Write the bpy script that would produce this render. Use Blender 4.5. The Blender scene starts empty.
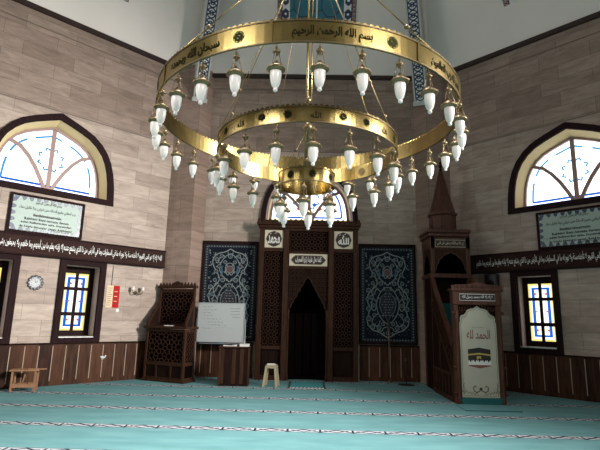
import bpy, bmesh, math, random
from mathutils import Vector, Matrix, Euler
random.seed(7)
C = bpy.context.scene.collection
PI = math.pi
R45 = PI/4
S2 = math.sqrt(.5)

# ------------------------------------------------------------------ materials
def nodes_of(name):
    m = bpy.data.materials.new(name); m.use_nodes = True
    nt = m.node_tree
    return m, nt, nt.nodes['Principled BSDF']
def plain(name, col, rough=.6, metal=0, spec=.5, noise=0, nscale=6, bump=0):
    m, nt, b = nodes_of(name)
    b.inputs['Base Color'].default_value = (*col, 1)
    b.inputs['Roughness'].default_value = rough
    b.inputs['Metallic'].default_value = metal
    b.inputs['Specular IOR Level'].default_value = spec
    if noise or bump:
        tc = nt.nodes.new('ShaderNodeTexCoord'); n = nt.nodes.new('ShaderNodeTexNoise')
        n.inputs['Scale'].default_value = nscale; n.inputs['Detail'].default_value = 4
        nt.links.new(tc.outputs['Object'], n.inputs['Vector'])
        if noise:
            r = nt.nodes.new('ShaderNodeValToRGB')
            r.color_ramp.elements[0].position = .3; r.color_ramp.elements[1].position = .7
            r.color_ramp.elements[0].color = (*[c*(1-noise) for c in col], 1)
            r.color_ramp.elements[1].color = (*[min(1, c*(1+noise)) for c in col], 1)
            nt.links.new(n.outputs['Fac'], r.inputs['Fac']); nt.links.new(r.outputs['Color'], b.inputs['Base Color'])
        if bump:
            bp = nt.nodes.new('ShaderNodeBump'); bp.inputs['Strength'].default_value = bump; bp.inputs['Distance'].default_value = .01
            nt.links.new(n.outputs['Fac'], bp.inputs['Height']); nt.links.new(bp.outputs['Normal'], b.inputs['Normal'])
    return m
def glow(name, col, strength):
    m = bpy.data.materials.new(name); m.use_nodes = True; nt = m.node_tree
    nt.nodes.clear()
    o = nt.nodes.new('ShaderNodeOutputMaterial'); e = nt.nodes.new('ShaderNodeEmission')
    e.inputs['Color'].default_value = (*col, 1); e.inputs['Strength'].default_value = strength
    nt.links.new(e.outputs[0], o.inputs[0]); return m
def wood(name, c1, c2, rough=.45, scale=(14, 14, 1.2), spec=.4):
    m, nt, b = nodes_of(name); N = nt.nodes; L = nt.links
    tc = N.new('ShaderNodeTexCoord'); mp = N.new('ShaderNodeMapping'); mp.inputs['Scale'].default_value = scale
    n = N.new('ShaderNodeTexNoise'); n.inputs['Scale'].default_value = 2.5; n.inputs['Detail'].default_value = 5
    r = N.new('ShaderNodeValToRGB'); r.color_ramp.elements[0].color = (*c1, 1); r.color_ramp.elements[1].color = (*c2, 1)
    r.color_ramp.elements[0].position = .32; r.color_ramp.elements[1].position = .68
    L.new(tc.outputs['Object'], mp.inputs['Vector']); L.new(mp.outputs[0], n.inputs['Vector'])
    L.new(n.outputs['Fac'], r.inputs['Fac']); L.new(r.outputs['Color'], b.inputs['Base Color'])
    b.inputs['Roughness'].default_value = rough; b.inputs['Specular IOR Level'].default_value = spec
    return m
def stone(name, c1, c2, mort, c3=None, zsplit=None, bw=1.05, rh=.33):
    m, nt, b = nodes_of(name); N = nt.nodes; L = nt.links
    tc = N.new('ShaderNodeTexCoord'); sp = N.new('ShaderNodeSeparateXYZ'); cb = N.new('ShaderNodeCombineXYZ')
    L.new(tc.outputs['Object'], sp.inputs[0]); L.new(sp.outputs['X'], cb.inputs['X']); L.new(sp.outputs['Z'], cb.inputs['Y'])
    br = N.new('ShaderNodeTexBrick'); br.inputs['Scale'].default_value = 1
    br.inputs['Brick Width'].default_value = bw; br.inputs['Row Height'].default_value = rh
    br.inputs['Mortar Size'].default_value = .004; br.inputs['Mortar Smooth'].default_value = .3
    br.inputs['Color1'].default_value = (*c1, 1); br.inputs['Color2'].default_value = (*c2, 1); br.inputs['Mortar'].default_value = (*mort, 1)
    br.offset = .37; br.squash = 1
    L.new(cb.outputs[0], br.inputs['Vector'])
    mp = N.new('ShaderNodeMapping'); mp.inputs['Scale'].default_value = (1.1, 4.5, 1); L.new(cb.outputs[0], mp.inputs['Vector'])
    n = N.new('ShaderNodeTexNoise'); n.inputs['Scale'].default_value = 1.8; n.inputs['Detail'].default_value = 8; n.inputs['Roughness'].default_value = .7; n.inputs['Distortion'].default_value = .6
    L.new(mp.outputs[0], n.inputs['Vector'])
    rp = N.new('ShaderNodeValToRGB'); rp.color_ramp.elements[0].position = .3; rp.color_ramp.elements[1].position = .72
    rp.color_ramp.elements[0].color = (.66, .63, .61, 1); rp.color_ramp.elements[1].color = (1.2, 1.18, 1.16, 1)
    L.new(n.outputs['Fac'], rp.inputs['Fac'])
    mx = N.new('ShaderNodeMix'); mx.data_type = 'RGBA'; mx.blend_type = 'MULTIPLY'; mx.inputs['Factor'].default_value = 1
    L.new(br.outputs['Color'], mx.inputs[6]); L.new(rp.outputs['Color'], mx.inputs[7])
    out = mx.outputs[2]
    if zsplit:      # the courses above the string course are toned darker and slightly browner
        g = N.new('ShaderNodeMath'); g.operation = 'GREATER_THAN'; g.inputs[1].default_value = zsplit; L.new(sp.outputs['Z'], g.inputs[0])
        m2 = N.new('ShaderNodeMix'); m2.data_type = 'RGBA'; m2.blend_type = 'MULTIPLY'; L.new(g.outputs[0], m2.inputs['Factor'])
        L.new(out, m2.inputs[6]); m2.inputs[7].default_value = (*c3, 1); out = m2.outputs[2]
    L.new(out, b.inputs['Base Color'])
    b.inputs['Roughness'].default_value = .55; b.inputs['Specular IOR Level'].default_value = .25
    bp = N.new('ShaderNodeBump'); bp.inputs['Strength'].default_value = .25; bp.inputs['Distance'].default_value = .006; bp.invert = True
    L.new(br.outputs['Fac'], bp.inputs['Height']); L.new(bp.outputs['Normal'], b.inputs['Normal'])
    return m

M = {}
M['stone'] = stone('wall_stone', (.49, .40, .34), (.355, .28, .235), (.20, .16, .13), (.74, .70, .68), 5.9)
M['stone_dark'] = stone('pilaster_stone', (.33, .24, .20), (.25, .18, .145), (.11, .085, .07), bw=.9, rh=.9)
M['stone_light'] = plain('string_course', (.17, .13, .105), .6)
M['ceiling'] = plain('ceiling_plaster', (.84, .77, .715), .8, noise=.05, nscale=.6)
M['plaster'] = plain('rib_plaster', (.55, .55, .53), .8)
M['trimwood'] = plain('cornice_wood', (.025, .012, .010), .4)
M['frame'] = wood('window_frame_wood', (.016, .008, .009), (.028, .014, .015), .8, spec=.06)
M['wood'] = wood('walnut_wood', (.027, .011, .006), (.058, .025, .013), .55, spec=.14)
M['wood_dark'] = wood('dark_walnut_wood', (.009, .004, .003), (.022, .009, .006), .7, spec=.08)
M['wood_red'] = wood('mahogany_wood', (.050, .019, .012), (.10, .038, .022), .42, spec=.25)
M['wood_back'] = plain('shadowed_backing_board', (.004, .002, .002), .9, spec=.03)  # near-black: shade behind lattices and in the niche put into the colour
M['wood_pale'] = wood('pale_wood', (.28, .14, .075), (.42, .23, .13), .5)
M['band'] = wood('band_wood', (.022, .010, .009), (.045, .022, .018), .75, (1.2, 14, 14), spec=.08)
M['white_ink'] = plain('white_lettering', (.80, .80, .76), .5)
M['black_ink'] = plain('black_ink', (.015, .013, .012), .6)
M['navy_ink'] = plain('navy_glaze', (.012, .03, .085), .35)
M['cream'] = plain('cream_panel', (.62, .54, .40), .6)
M['brown_ink'] = plain('dark_brown_inlay', (.035, .018, .012), .5)
M['plaque'] = plain('pale_green_plaque', (.33, .42, .37), .5)
M['brass'] = plain('brass', (.30, .225, .085), .27, 1, noise=.16, nscale=7, bump=.12)
M['brass_dull'] = plain('aged_brass', (.20, .145, .075), .38, .75)
M['etch'] = plain('etched_lettering', (.018, .017, .006), .9, spec=.05)
M['etch_green'] = plain('etched_olive', (.035, .042, .008), .7, 0, .1)
M['shade'] = plain('frosted_glass', (.80, .745, .70), .25)
M['blackm'] = plain('black_plastic', (.012, .012, .013), .4)
M['whitep'] = plain('white_plastic', (.75, .75, .73), .4)
M['silver'] = plain('silver_metal', (.17, .17, .18), .35, .7)
M['steel'] = plain('painted_steel', (.45, .47, .48), .4, .4)
M['beige'] = plain('beige_plastic', (.38, .32, .20), .45)
M['paper'] = plain('paper', (.75, .74, .70), .7)
M['board'] = plain('whiteboard_surface', (.50, .52, .52), .3)
M['dial'] = plain('grey_clock_dial', (.42, .43, .44), .5)
M['red'] = plain('red_print', (.45, .012, .012), .7, spec=.1)
M['tan'] = plain('tan_print', (.62, .46, .27), .5)
M['rose'] = plain('reddish_print', (.20, .07, .05), .7)
M['cloth'] = plain('cream_cloth', (.47, .45, .36), .8, noise=.05, nscale=3)
M['gold'] = plain('gold_thread', (.55, .38, .10), .45, .3)
M['reveal'] = plain('window_reveal_plaster', (.70, .56, .30), .7)
M['jamb'] = plain('side_jamb_plaster', (.62, .47, .40), .7)
M['mull'] = plain('mullion_paint', (.30, .19, .17), .5)  # purple-brown paint, lightened to imitate glare from the glass
M['teal_tile'] = plain('teal_glazed_tile', (.012, .145, .20), .3, noise=.12, nscale=5)
M['tile_navy'] = plain('navy_tile_ground', (.008, .011, .020), .6, spec=.1, noise=.3, nscale=40)
M['tile_edge'] = plain('slate_tile_border', (.028, .034, .045), .6, spec=.1, noise=.5, nscale=60)
M['vine'] = plain('grey_green_vine_glaze', (.235, .27, .26), .5, spec=.2)
M['tile_rose'] = plain('dusky_rose_glaze', (.12, .055, .06), .4)
M['tile_blue'] = plain('mid_blue_glaze', (.03, .10, .20), .35)
M['maroon'] = plain('maroon_paint', (.11, .018, .025), .6)
M['rug_black'] = plain('rug_border_black', (.03, .04, .045), .9)
G = 1.0
M['sky_white'] = glow('daylit_glass_white', (1, 1, 1), 2.4)
M['sky_yellow'] = glow('daylit_glass_yellow', (1, .86, .28), 1.05)
M['sky_cream'] = glow('daylit_glass_cream', (1, .98, .84), 1.6)
M['sky_blue'] = glow('daylit_glass_blue', (.02, .17, .80), .9)
M['sky_cyan'] = glow('daylit_glass_cyan', (.10, .45, .85), .85)
M['sky_red'] = glow('daylit_glass_red', (.85, .13, .06), .9)

def wainscot_mat():
    m, nt, b = nodes_of('wainscot_planks'); N = nt.nodes; L = nt.links
    tc = N.new('ShaderNodeTexCoord'); sp = N.new('ShaderNodeSeparateXYZ'); L.new(tc.outputs['Object'], sp.inputs[0])
    dv = N.new('ShaderNodeMath'); dv.operation = 'DIVIDE'; dv.inputs[1].default_value = .262; L.new(sp.outputs['X'], dv.inputs[0])
    fr = N.new('ShaderNodeMath'); fr.operation = 'FRACT'; L.new(dv.outputs[0], fr.inputs[0])
    fl = N.new('ShaderNodeMath'); fl.operation = 'FLOOR'; L.new(dv.outputs[0], fl.inputs[0])
    wn = N.new('ShaderNodeTexWhiteNoise'); wn.noise_dimensions = '1D'; L.new(fl.outputs[0], wn.inputs['W'])
    lt = N.new('ShaderNodeMath'); lt.operation = 'LESS_THAN'; lt.inputs[1].default_value = .062; L.new(fr.outputs[0], lt.inputs[0])
    zt = N.new('ShaderNodeMath'); zt.operation = 'LESS_THAN'; zt.inputs[1].default_value = .80; L.new(sp.outputs['Z'], zt.inputs[0])
    zb = N.new('ShaderNodeMath'); zb.operation = 'GREATER_THAN'; zb.inputs[1].default_value = .10; L.new(sp.outputs['Z'], zb.inputs[0])
    a = N.new('ShaderNodeMath'); a.operation = 'MULTIPLY'; L.new(lt.outputs[0], a.inputs[0]); L.new(zt.outputs[0], a.inputs[1])
    a2 = N.new('ShaderNodeMath'); a2.operation = 'MULTIPLY'; L.new(a.outputs[0], a2.inputs[0]); L.new(zb.outputs[0], a2.inputs[1])
    mp = N.new('ShaderNodeMapping'); mp.inputs['Scale'].default_value = (9, 9, 1.3); L.new(tc.outputs['Object'], mp.inputs['Vector'])
    n = N.new('ShaderNodeTexNoise'); n.inputs['Scale'].default_value = 2; n.inputs['Detail'].default_value = 6; L.new(mp.outputs[0], n.inputs['Vector'])
    ad = N.new('ShaderNodeMath'); ad.operation = 'ADD'; L.new(n.outputs['Fac'], ad.inputs[0])
    ms = N.new('ShaderNodeMath'); ms.operation = 'MULTIPLY_ADD'; ms.inputs[1].default_value = .5; ms.inputs[2].default_value = -.25; L.new(wn.outputs['Value'], ms.inputs[0])
    L.new(ms.outputs[0], ad.inputs[1])
    r = N.new('ShaderNodeValToRGB'); r.color_ramp.elements[0].position = .25; r.color_ramp.elements[1].position = .75
    r.color_ramp.elements[0].color = (.026, .010, .006, 1); r.color_ramp.elements[1].color = (.095, .040, .021, 1)
    L.new(ad.outputs[0], r.inputs['Fac'])
    mx = N.new('ShaderNodeMix'); mx.data_type = 'RGBA'; L.new(a2.outputs[0], mx.inputs['Factor'])
    L.new(r.outputs['Color'], mx.inputs[6]); mx.inputs[7].default_value = (.36, .28, .21, 1)
    L.new(mx.outputs[2], b.inputs['Base Color']); b.inputs['Roughness'].default_value = .6; b.inputs['Specular IOR Level'].default_value = .12
    return m
M['wainscot'] = wainscot_mat()

def carpet_mat():
    m, nt, b = nodes_of('teal_prayer_carpet'); N = nt.nodes; L = nt.links
    def mth(op, a, bb=None, c=None):
        n = N.new('ShaderNodeMath'); n.operation = op
        for i, v in enumerate((a, bb, c)):
            if v is None: continue
            if isinstance(v, (int, float)): n.inputs[i].default_value = v
            else: L.new(v, n.inputs[i])
        return n.outputs[0]
    tc = N.new('ShaderNodeTexCoord'); sp = N.new('ShaderNodeSeparateXYZ'); L.new(tc.outputs['Object'], sp.inputs[0])
    X, Y = sp.outputs['X'], sp.outputs['Y']
    P = 1.23; W = .092
    t = mth('FRACT', mth('DIVIDE', mth('SUBTRACT', Y, 6.70-P/2), P))
    d = mth('MULTIPLY', mth('SUBTRACT', t, .5), P)            # signed distance from stripe centre
    ad = mth('ABSOLUTE', d)
    stripe = mth('LESS_THAN', ad, W)
    edge = mth('MULTIPLY', mth('LESS_THAN', ad, W), mth('GREATER_THAN', ad, W-.014))
    # interlaced motif
    u = mth('DIVIDE', X, .44)
    tri = mth('ABSOLUTE', mth('SUBTRACT', mth('FRACT', u), .5))      # 0..0.5
    z1 = mth('ABSOLUTE', mth('SUBTRACT', mth('MULTIPLY', mth('SUBTRACT', tri, .25), .26), d))
    z2 = mth('ABSOLUTE', mth('ADD', mth('MULTIPLY', mth('SUBTRACT', tri, .25), .26), d))
    line = mth('MAXIMUM', mth('LESS_THAN', z1, .020), mth('MULTIPLY', mth('LESS_THAN', z2, .014), mth('GREATER_THAN', tri, .12)))
    blk = mth('MULTIPLY', mth('LESS_THAN', tri, .035), mth('LESS_THAN', ad, .07))
    dark = mth('MULTIPLY', mth('MAXIMUM', mth('MAXIMUM', line, blk), edge), stripe)
    n = N.new('ShaderNodeTexNoise'); n.inputs['Scale'].default_value = 2.2; n.inputs['Detail'].default_value = 6
    mp = N.new('ShaderNodeMapping'); mp.inputs['Scale'].default_value = (.6, 2.0, 1); L.new(tc.outputs['Object'], mp.inputs['Vector']); L.new(mp.outputs[0], n.inputs['Vector'])
    r = N.new('ShaderNodeValToRGB'); r.color_ramp.elements[0].position = .3; r.color_ramp.elements[1].position = .7
    r.color_ramp.elements[0].color = (.125, .285, .30, 1); r.color_ramp.elements[1].color = (.175, .365, .38, 1)
    L.new(n.outputs['Fac'], r.inputs['Fac'])
    m1 = N.new('ShaderNodeMix'); m1.data_type = 'RGBA'; L.new(stripe, m1.inputs['Factor']); L.new(r.outputs['Color'], m1.inputs[6]); m1.inputs[7].default_value = (.52, .54, .58, 1)
    m2 = N.new('ShaderNodeMix'); m2.data_type = 'RGBA'; L.new(dark, m2.inputs['Factor']); L.new(m1.outputs[2], m2.inputs[6]); m2.inputs[7].default_value = (.02, .025, .04, 1)
    L.new(m2.outputs[2], b.inputs['Base Color']); b.inputs['Roughness'].default_value = .95; b.inputs['Specular IOR Level'].default_value = .1
    f = N.new('ShaderNodeTexNoise'); f.inputs['Scale'].default_value = 160; L.new(tc.outputs['Object'], f.inputs['Vector'])
    bp = N.new('ShaderNodeBump'); bp.inputs['Strength'].default_value = .25; bp.inputs['Distance'].default_value = .01
    L.new(f.outputs['Fac'], bp.inputs['Height']); L.new(bp.outputs['Normal'], b.inputs['Normal'])
    return m
M['carpet'] = carpet_mat()
M['carpet_plain'] = plain('plain_teal_carpet', (.075, .31, .33), .95, spec=.1, noise=.1, nscale=20)
M['carpet_mat'] = plain('mat_teal_pile', (.13, .30, .315), .95, spec=.1, noise=.05, nscale=20)
M['carpet_dark'] = plain('deep_teal_carpet', (.025, .13, .13), .95, spec=.1)

# ------------------------------------------------------------------ mesh builder
class MB:
    def __init__(s): s.v = []; s.f = []; s.m = []; s.mats = []; s.sm = []
    def mi(s, m):
        if m not in s.mats: s.mats.append(m)
        return s.mats.index(m)
    def add(s, vs, fs, m, T=None, smooth=False):
        o = len(s.v); k = s.mi(m)
        for p in vs:
            p = Vector(p)
            if T is not None: p = T @ p
            s.v.append(tuple(p))
        for f in fs: s.f.append([i+o for i in f]); s.m.append(k); s.sm.append(smooth)
    def box(s, x0, x1, y0, y1, z0, z1, m, T=None, bev=0):
        if bev and min(x1-x0, y1-y0, z1-z0) > 2.2*bev:
            bm = bmesh.new(); bmesh.ops.create_cube(bm, size=1)
            for v in bm.verts: v.co = Vector(((x0+x1)/2+v.co.x*(x1-x0), (y0+y1)/2+v.co.y*(y1-y0), (z0+z1)/2+v.co.z*(z1-z0)))
            bmesh.ops.bevel(bm, geom=bm.edges[:], offset=bev, segments=1, affect='EDGES')
            bm.verts.index_update()
            s.add([v.co[:] for v in bm.verts], [[v.index for v in f.verts] for f in bm.faces], m, T); bm.free(); return
        vs = [(x, y, z) for x in (x0, x1) for y in (y0, y1) for z in (z0, z1)]
        s.add(vs, [(0, 1, 3, 2), (4, 6, 7, 5), (0, 4, 5, 1), (2, 3, 7, 6), (0, 2, 6, 4), (1, 5, 7, 3)], m, T)
    def hexa(s, p, m, T=None):      # eight points: bottom four, top four
        s.add(p, [(0, 3, 2, 1), (4, 5, 6, 7), (0, 1, 5, 4), (1, 2, 6, 5), (2, 3, 7, 6), (3, 0, 4, 7)], m, T)
    def bar(s, a, b, w, d, m, up=(0, 1, 0), T=None):    # rectangular bar; d is thickness along 'up'
        a = Vector(a); b = Vector(b); t = (b-a)
        if t.length < 1e-6: return
        t.normalize(); u = Vector(up); u = (u - t*u.dot(t)).normalized(); n = t.cross(u)
        P = [a-n*w/2-u*d/2, a+n*w/2-u*d/2, a+n*w/2+u*d/2, a-n*w/2+u*d/2]
        Q = [p+(b-a) for p in P]
        s.hexa([*P, *Q], m, T)
    def tube(s, pts, r, m, n=8, T=None):
        pts = [Vector(p) for p in pts]; k = len(pts); vs = []; fs = []
        rr = r if isinstance(r, (list, tuple)) else [r]*k
        up = Vector((0, 0, 1))
        for i, p in enumerate(pts):
            t = (pts[min(i+1, k-1)]-pts[max(i-1, 0)]).normalized()
            u = up.cross(t)
            if u.length < .05: u = Vector((1, 0, 0)).cross(t)
            u.normalize(); w = t.cross(u)
            for j in range(n):
                a = 2*PI*j/n; vs.append(p+u*math.cos(a)*rr[i]+w*math.sin(a)*rr[i])
        for i in range(k-1):
            for j in range(n): fs.append((i*n+j, i*n+(j+1) % n, (i+1)*n+(j+1) % n, (i+1)*n+j))
        fs.append(tuple(range(n))[::-1]); fs.append(tuple((k-1)*n+j for j in range(n)))
        s.add(vs, fs, m, T, True)
    def lathe(s, prof, m, n=16, T=None, smooth=True, ph=0):
        vs = []; fs = []; k = len(prof)
        for r, z in prof:
            for j in range(n):
                a = 2*PI*j/n+ph; vs.append((r*math.cos(a), r*math.sin(a), z))
        for i in range(k-1):
            for j in range(n): fs.append((i*n+j, i*n+(j+1) % n, (i+1)*n+(j+1) % n, (i+1)*n+j))
        fs.append(tuple(range(n))[::-1]); fs.append(tuple((k-1)*n+j for j in range(n)))
        s.add(vs, fs, m, T, smooth)
    def poly(s, pts, y, m, T=None, th=0):      # flat outline in the x-z plane at depth y, facing -y
        n = len(pts)
        if not th:
            s.add([(p[0], y, p[1]) for p in pts], [tuple(range(n))], m, T)
        else:
            vs = [(p[0], y, p[1]) for p in pts]+[(p[0], y+th, p[1]) for p in pts]
            fs = [tuple(range(n)), tuple(range(n, 2*n))[::-1]]+[(i, n+i, n+(i+1) % n, (i+1) % n) for i in range(n)]
            s.add(vs, fs, m, T)
    def disc(s, x, z, r, y, m, n=12, T=None, th=0): s.poly([(x+r*math.cos(2*PI*i/n), z+r*math.sin(2*PI*i/n)) for i in range(n)], y, m, T, th)
    def line(s, pts, w, y, m, th=.004, T=None, closed=False):     # ribbon in the x-z plane
        pts = [Vector((p[0], 0, p[1])) for p in pts]
        if closed: pts = pts+[pts[0]]
        k = len(pts); L_ = []; R_ = []
        for i, p in enumerate(pts):
            if closed and i in (0, k-1): t = (pts[1]-pts[0]).normalized()+(pts[-1]-pts[-2]).normalized()
            else: t = pts[min(i+1, k-1)]-pts[max(i-1, 0)]
            if t.length < 1e-9: t = Vector((1, 0, 0))
            t.normalize(); n = Vector((-t.z, 0, t.x))*w/2
            L_.append((p.x+n.x, p.z+n.z)); R_.append((p.x-n.x, p.z-n.z))
        for i in range(k-1):
            s.poly([L_[i], R_[i], R_[i+1], L_[i+1]], y, m, T, th)
    def obj(s, name, parent=None):
        me = bpy.data.meshes.new(name); me.from_pydata(s.v, [], s.f); me.update()
        bm = bmesh.new(); bm.from_mesh(me); bmesh.ops.recalc_face_normals(bm, faces=bm.faces[:]) if getattr(s, 'recalc', True) else None
        bm.to_mesh(me); bm.free()
        for m in s.mats: me.materials.append(M[m])
        for p, k, q in zip(me.polygons, s.m, s.sm): p.material_index = k; p.use_smooth = q
        o = bpy.data.objects.new(name, me); C.objects.link(o)
        if parent: o.parent = parent
        return o

def place(o, loc, rz=0): o.location = loc; o.rotation_euler = (0, 0, rz); return o
def tag(o, label, cat, group=None, kind=None):
    o['label'] = label; o['category'] = cat
    if group: o['group'] = group
    if kind: o['kind'] = kind
    return o
def thing(name, label, cat, loc=(0, 0, 0), rz=0, group=None):
    o = bpy.data.objects.new(name, None); o.empty_display_size = .1; C.objects.link(o); place(o, loc, rz)
    return tag(o, label, cat, group)
def struct(mb, name, loc=(0, 0, 0), rz=0, parent=None):
    o = mb.obj(name, parent); o['kind'] = 'structure'; return place(o, loc, rz)
def copy_tree(o, parent=None):
    c = o.copy(); C.objects.link(c); c.parent = parent
    for ch in o.children: copy_tree(ch, c)
    return c

# ------------------------------------------------------------------ lettering
FORMS = {'ا': 'ﺍﺎﺍﺎ', 'ب': 'ﺏﺐﺑﺒ', 'ت': 'ﺕﺖﺗﺘ', 'ث': 'ﺙﺚﺛﺜ', 'ج': 'ﺝﺞﺟﺠ', 'ح': 'ﺡﺢﺣﺤ', 'خ': 'ﺥﺦﺧﺨ', 'د': 'ﺩﺪﺩﺪ', 'ذ': 'ﺫﺬﺫﺬ', 'ر': 'ﺭﺮﺭﺮ', 'ز': 'ﺯﺰﺯﺰ',
 'س': 'ﺱﺲﺳﺴ', 'ش': 'ﺵﺶﺷﺸ', 'ص': 'ﺹﺺﺻﺼ', 'ض': 'ﺽﺾﺿﻀ', 'ط': 'ﻁﻂﻃﻄ', 'ظ': 'ﻅﻆﻇﻈ', 'ع': 'ﻉﻊﻋﻌ', 'غ': 'ﻍﻎﻏﻐ', 'ف': 'ﻑﻒﻓﻔ', 'ق': 'ﻕﻖﻗﻘ', 'ك': 'ﻙﻚﻛﻜ', 'ل': 'ﻝﻞﻟﻠ',
 'م': 'ﻡﻢﻣﻤ', 'ن': 'ﻥﻦﻧﻨ', 'ه': 'ﻩﻪﻫﻬ', 'و': 'ﻭﻮﻭﻮ', 'ي': 'ﻱﻲﻳﻴ', 'ى': 'ﻯﻰﻯﻰ', 'ة': 'ﺓﺔﺓﺔ', 'أ': 'ﺃﺄﺃﺄ', 'إ': 'ﺇﺈﺇﺈ', 'ؤ': 'ﺅﺆﺅﺆ', 'ئ': 'ﺉﺊﺋﺌ', 'ء': 'ﺀﺀﺀﺀ'}
NOJOIN = set('ادذرزوىةأإؤء')
def arabic(t):
    t = t.replace('لا', '\u0001'); out = []
    for w in t.split(' '):
        res = ''
        for i, c in enumerate(w):
            pj = i > 0 and w[i-1] not in NOJOIN and w[i-1] != '\u0001'
            if c == '\u0001': res += 'ﻼ' if pj else 'ﻻ'; continue
            nj = i < len(w)-1 and c not in NOJOIN and w[i+1] != 'ء'
            f = FORMS.get(c)
            if not f: res += c; continue
            res += f[3] if (pj and nj) else f[1] if pj else f[2] if nj else f[0]
        out.append(res[::-1])
    return ' '.join(out[::-1])
def text_geo(body, res=1, spacing=1.0, bold=0):
    c = bpy.data.curves.new('lettering', 'FONT'); c.body = body; c.resolution_u = res; c.space_character = spacing; c.offset = bold
    o = bpy.data.objects.new('lettering', c); C.objects.link(o); bpy.context.view_layer.update()
    dg = bpy.context.evaluated_depsgraph_get(); me = bpy.data.meshes.new_from_object(o.evaluated_get(dg))
    vs = [v.co.copy() for v in me.vertices]; fs = [tuple(p.vertices) for p in me.polygons]
    bpy.data.objects.remove(o); bpy.data.curves.remove(c); bpy.data.meshes.remove(me)
    return vs, fs
def write(mb, body, x0, x1, z0, z1, y, m, keep=True, res=1, bold=0, T=None, fitw=False):
    """lettering fitted in the rectangle x0..x1, z0..z1 at depth y"""
    vs, fs = text_geo(body, res, bold=bold)
    if not vs: return
    ax = min(v.x for v in vs); bx = max(v.x for v in vs); az = min(v.y for v in vs); bz = max(v.y for v in vs)
    sx = (x1-x0)/(bx-ax); sz = (z1-z0)/(bz-az)
    if keep: sx = sz = min(sx, sz)
    cx = (x0+x1)/2; cz = (z0+z1)/2
    mb.add([(cx+(v.x-(ax+bx)/2)*sx, y, cz+(v.y-(az+bz)/2)*sz) for v in vs], fs, m, T)

# ------------------------------------------------------------------ ornament
def girih(mb, x0, x1, z0, z1, cell, w, y, m, th=.012):
    nx = max(1, round((x1-x0)/cell)); nz = max(1, round((z1-z0)/cell))
    cx = (x1-x0)/nx; cz = (z1-z0)/nz
    for i in range(nx):
        for j in range(nz):
            ox = x0+(i+.5)*cx; oz = z0+(j+.5)*cz
            star = []
            for k in range(16):
                a = k*PI/8; r = .40 if k % 2 == 0 else .255
                star.append((ox+math.cos(a)*r*cx, oz+math.sin(a)*r*cz))
            mb.line(star, w, y, m, th, closed=True)
            for k in range(4):
                a = k*PI/2; mb.line([(ox+math.cos(a)*.40*cx, oz+math.sin(a)*.40*cz), (ox+math.cos(a)*.5*cx, oz+math.sin(a)*.5*cz)], w, y, m, th)
                a += PI/4; mb.line([(ox+math.cos(a)*.40*cx, oz+math.sin(a)*.40*cz), (ox+math.cos(a)*.70*cx, oz+math.sin(a)*.70*cz)], w, y, m, th)
def knots(mb, x0, x1, z0, z1, m, w, y, T=None, n=None):
    """interlaced strapwork running up a strip"""
    cx = (x0+x1)/2; hw = (x1-x0)/2; n = n or round((z1-z0)/(hw*2.2)); h = (z1-z0)/n
    mb.line([(x0, z0), (x0, z1)], w*.8, y, m, .003, T); mb.line([(x1, z0), (x1, z1)], w*.8, y, m, .003, T)
    for i in range(n):
        z = z0+i*h
        for s in (-1, 1):
            mb.line([(cx+s*hw*.8*math.sin(k/8*2*PI), z+h*k/8) for k in range(9)], w, y, m, .003, T)
            mb.line([(cx+s*hw*.85, z+h*.32), (cx+s*hw*.2, z+h*.5), (cx+s*hw*.85, z+h*.68)], w, y, m, .003, T)
        mb.line([(cx+hw*.42*math.cos(k*PI/3), z+h*.5+hw*.5*math.sin(k*PI/3)) for k in range(6)], w*.8, y, m, .003, T, closed=True)

AR = [(1, 0), (.99, .12), (.975, .25), (.94, .40), (.885, .53), (.81, .64), (.70, .74), (.56, .825), (.40, .885), (.2, .945), (0, 1)]
def arch(hw, zb, h):
    r = [(u*hw, zb+v*h) for u, v in AR]
    return [(-x, z) for x, z in r]+[p for p in r[::-1]][1:]        # left base, over the apex, right base
def loft(mb, A, ya, B, yb, m, closed=False):
    n = len(A); vs = [(p[0], ya, p[1]) for p in A]+[(p[0], yb, p[1]) for p in B]
    fs = [(i, i+1, n+i+1, n+i) for i in range(n-1)]
    if closed: fs.append((n-1, 0, n, 2*n-1))
    mb.add(vs, fs, m)
def ringslab(mb, A, B, y0, y1, m):       # solid frame between outlines A (outer) and B (inner)
    loft(mb, A, y0, B, y0, m, True); loft(mb, A, y1, B, y1, m, True); loft(mb, A, y0, A, y1, m, True); loft(mb, B, y0, B, y1, m, True)

# ------------------------------------------------------------------ the room
XL, XR, D, SIDE = -3.25, 3.39, 12.0, 6.64
DG = SIDE*S2
corners = [(XL, D), (XR, D), (XR+DG, D-DG), (XR+DG, D-DG-SIDE), (XR, D-2*DG-SIDE), (XL, D-2*DG-SIDE), (XL-DG, D-DG-SIDE), (XL-DG, D-DG)]
ZC = 8.10
CX, CY = (XL+XR)/2, D-DG-SIDE/2
LF = (XL, D, 0); RF = (XR, D, 0); BF = (0, D, 0)
floor = MB(); floor.add([(x, y, 0) for x, y in corners]+[(x, y, -.1) for x, y in corners], [tuple(range(8)), tuple(range(8, 16))]+[(i, (i+1) % 8, 8+(i+1) % 8, 8+i) for i in range(8)], 'carpet')
struct(floor, 'floor')

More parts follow.
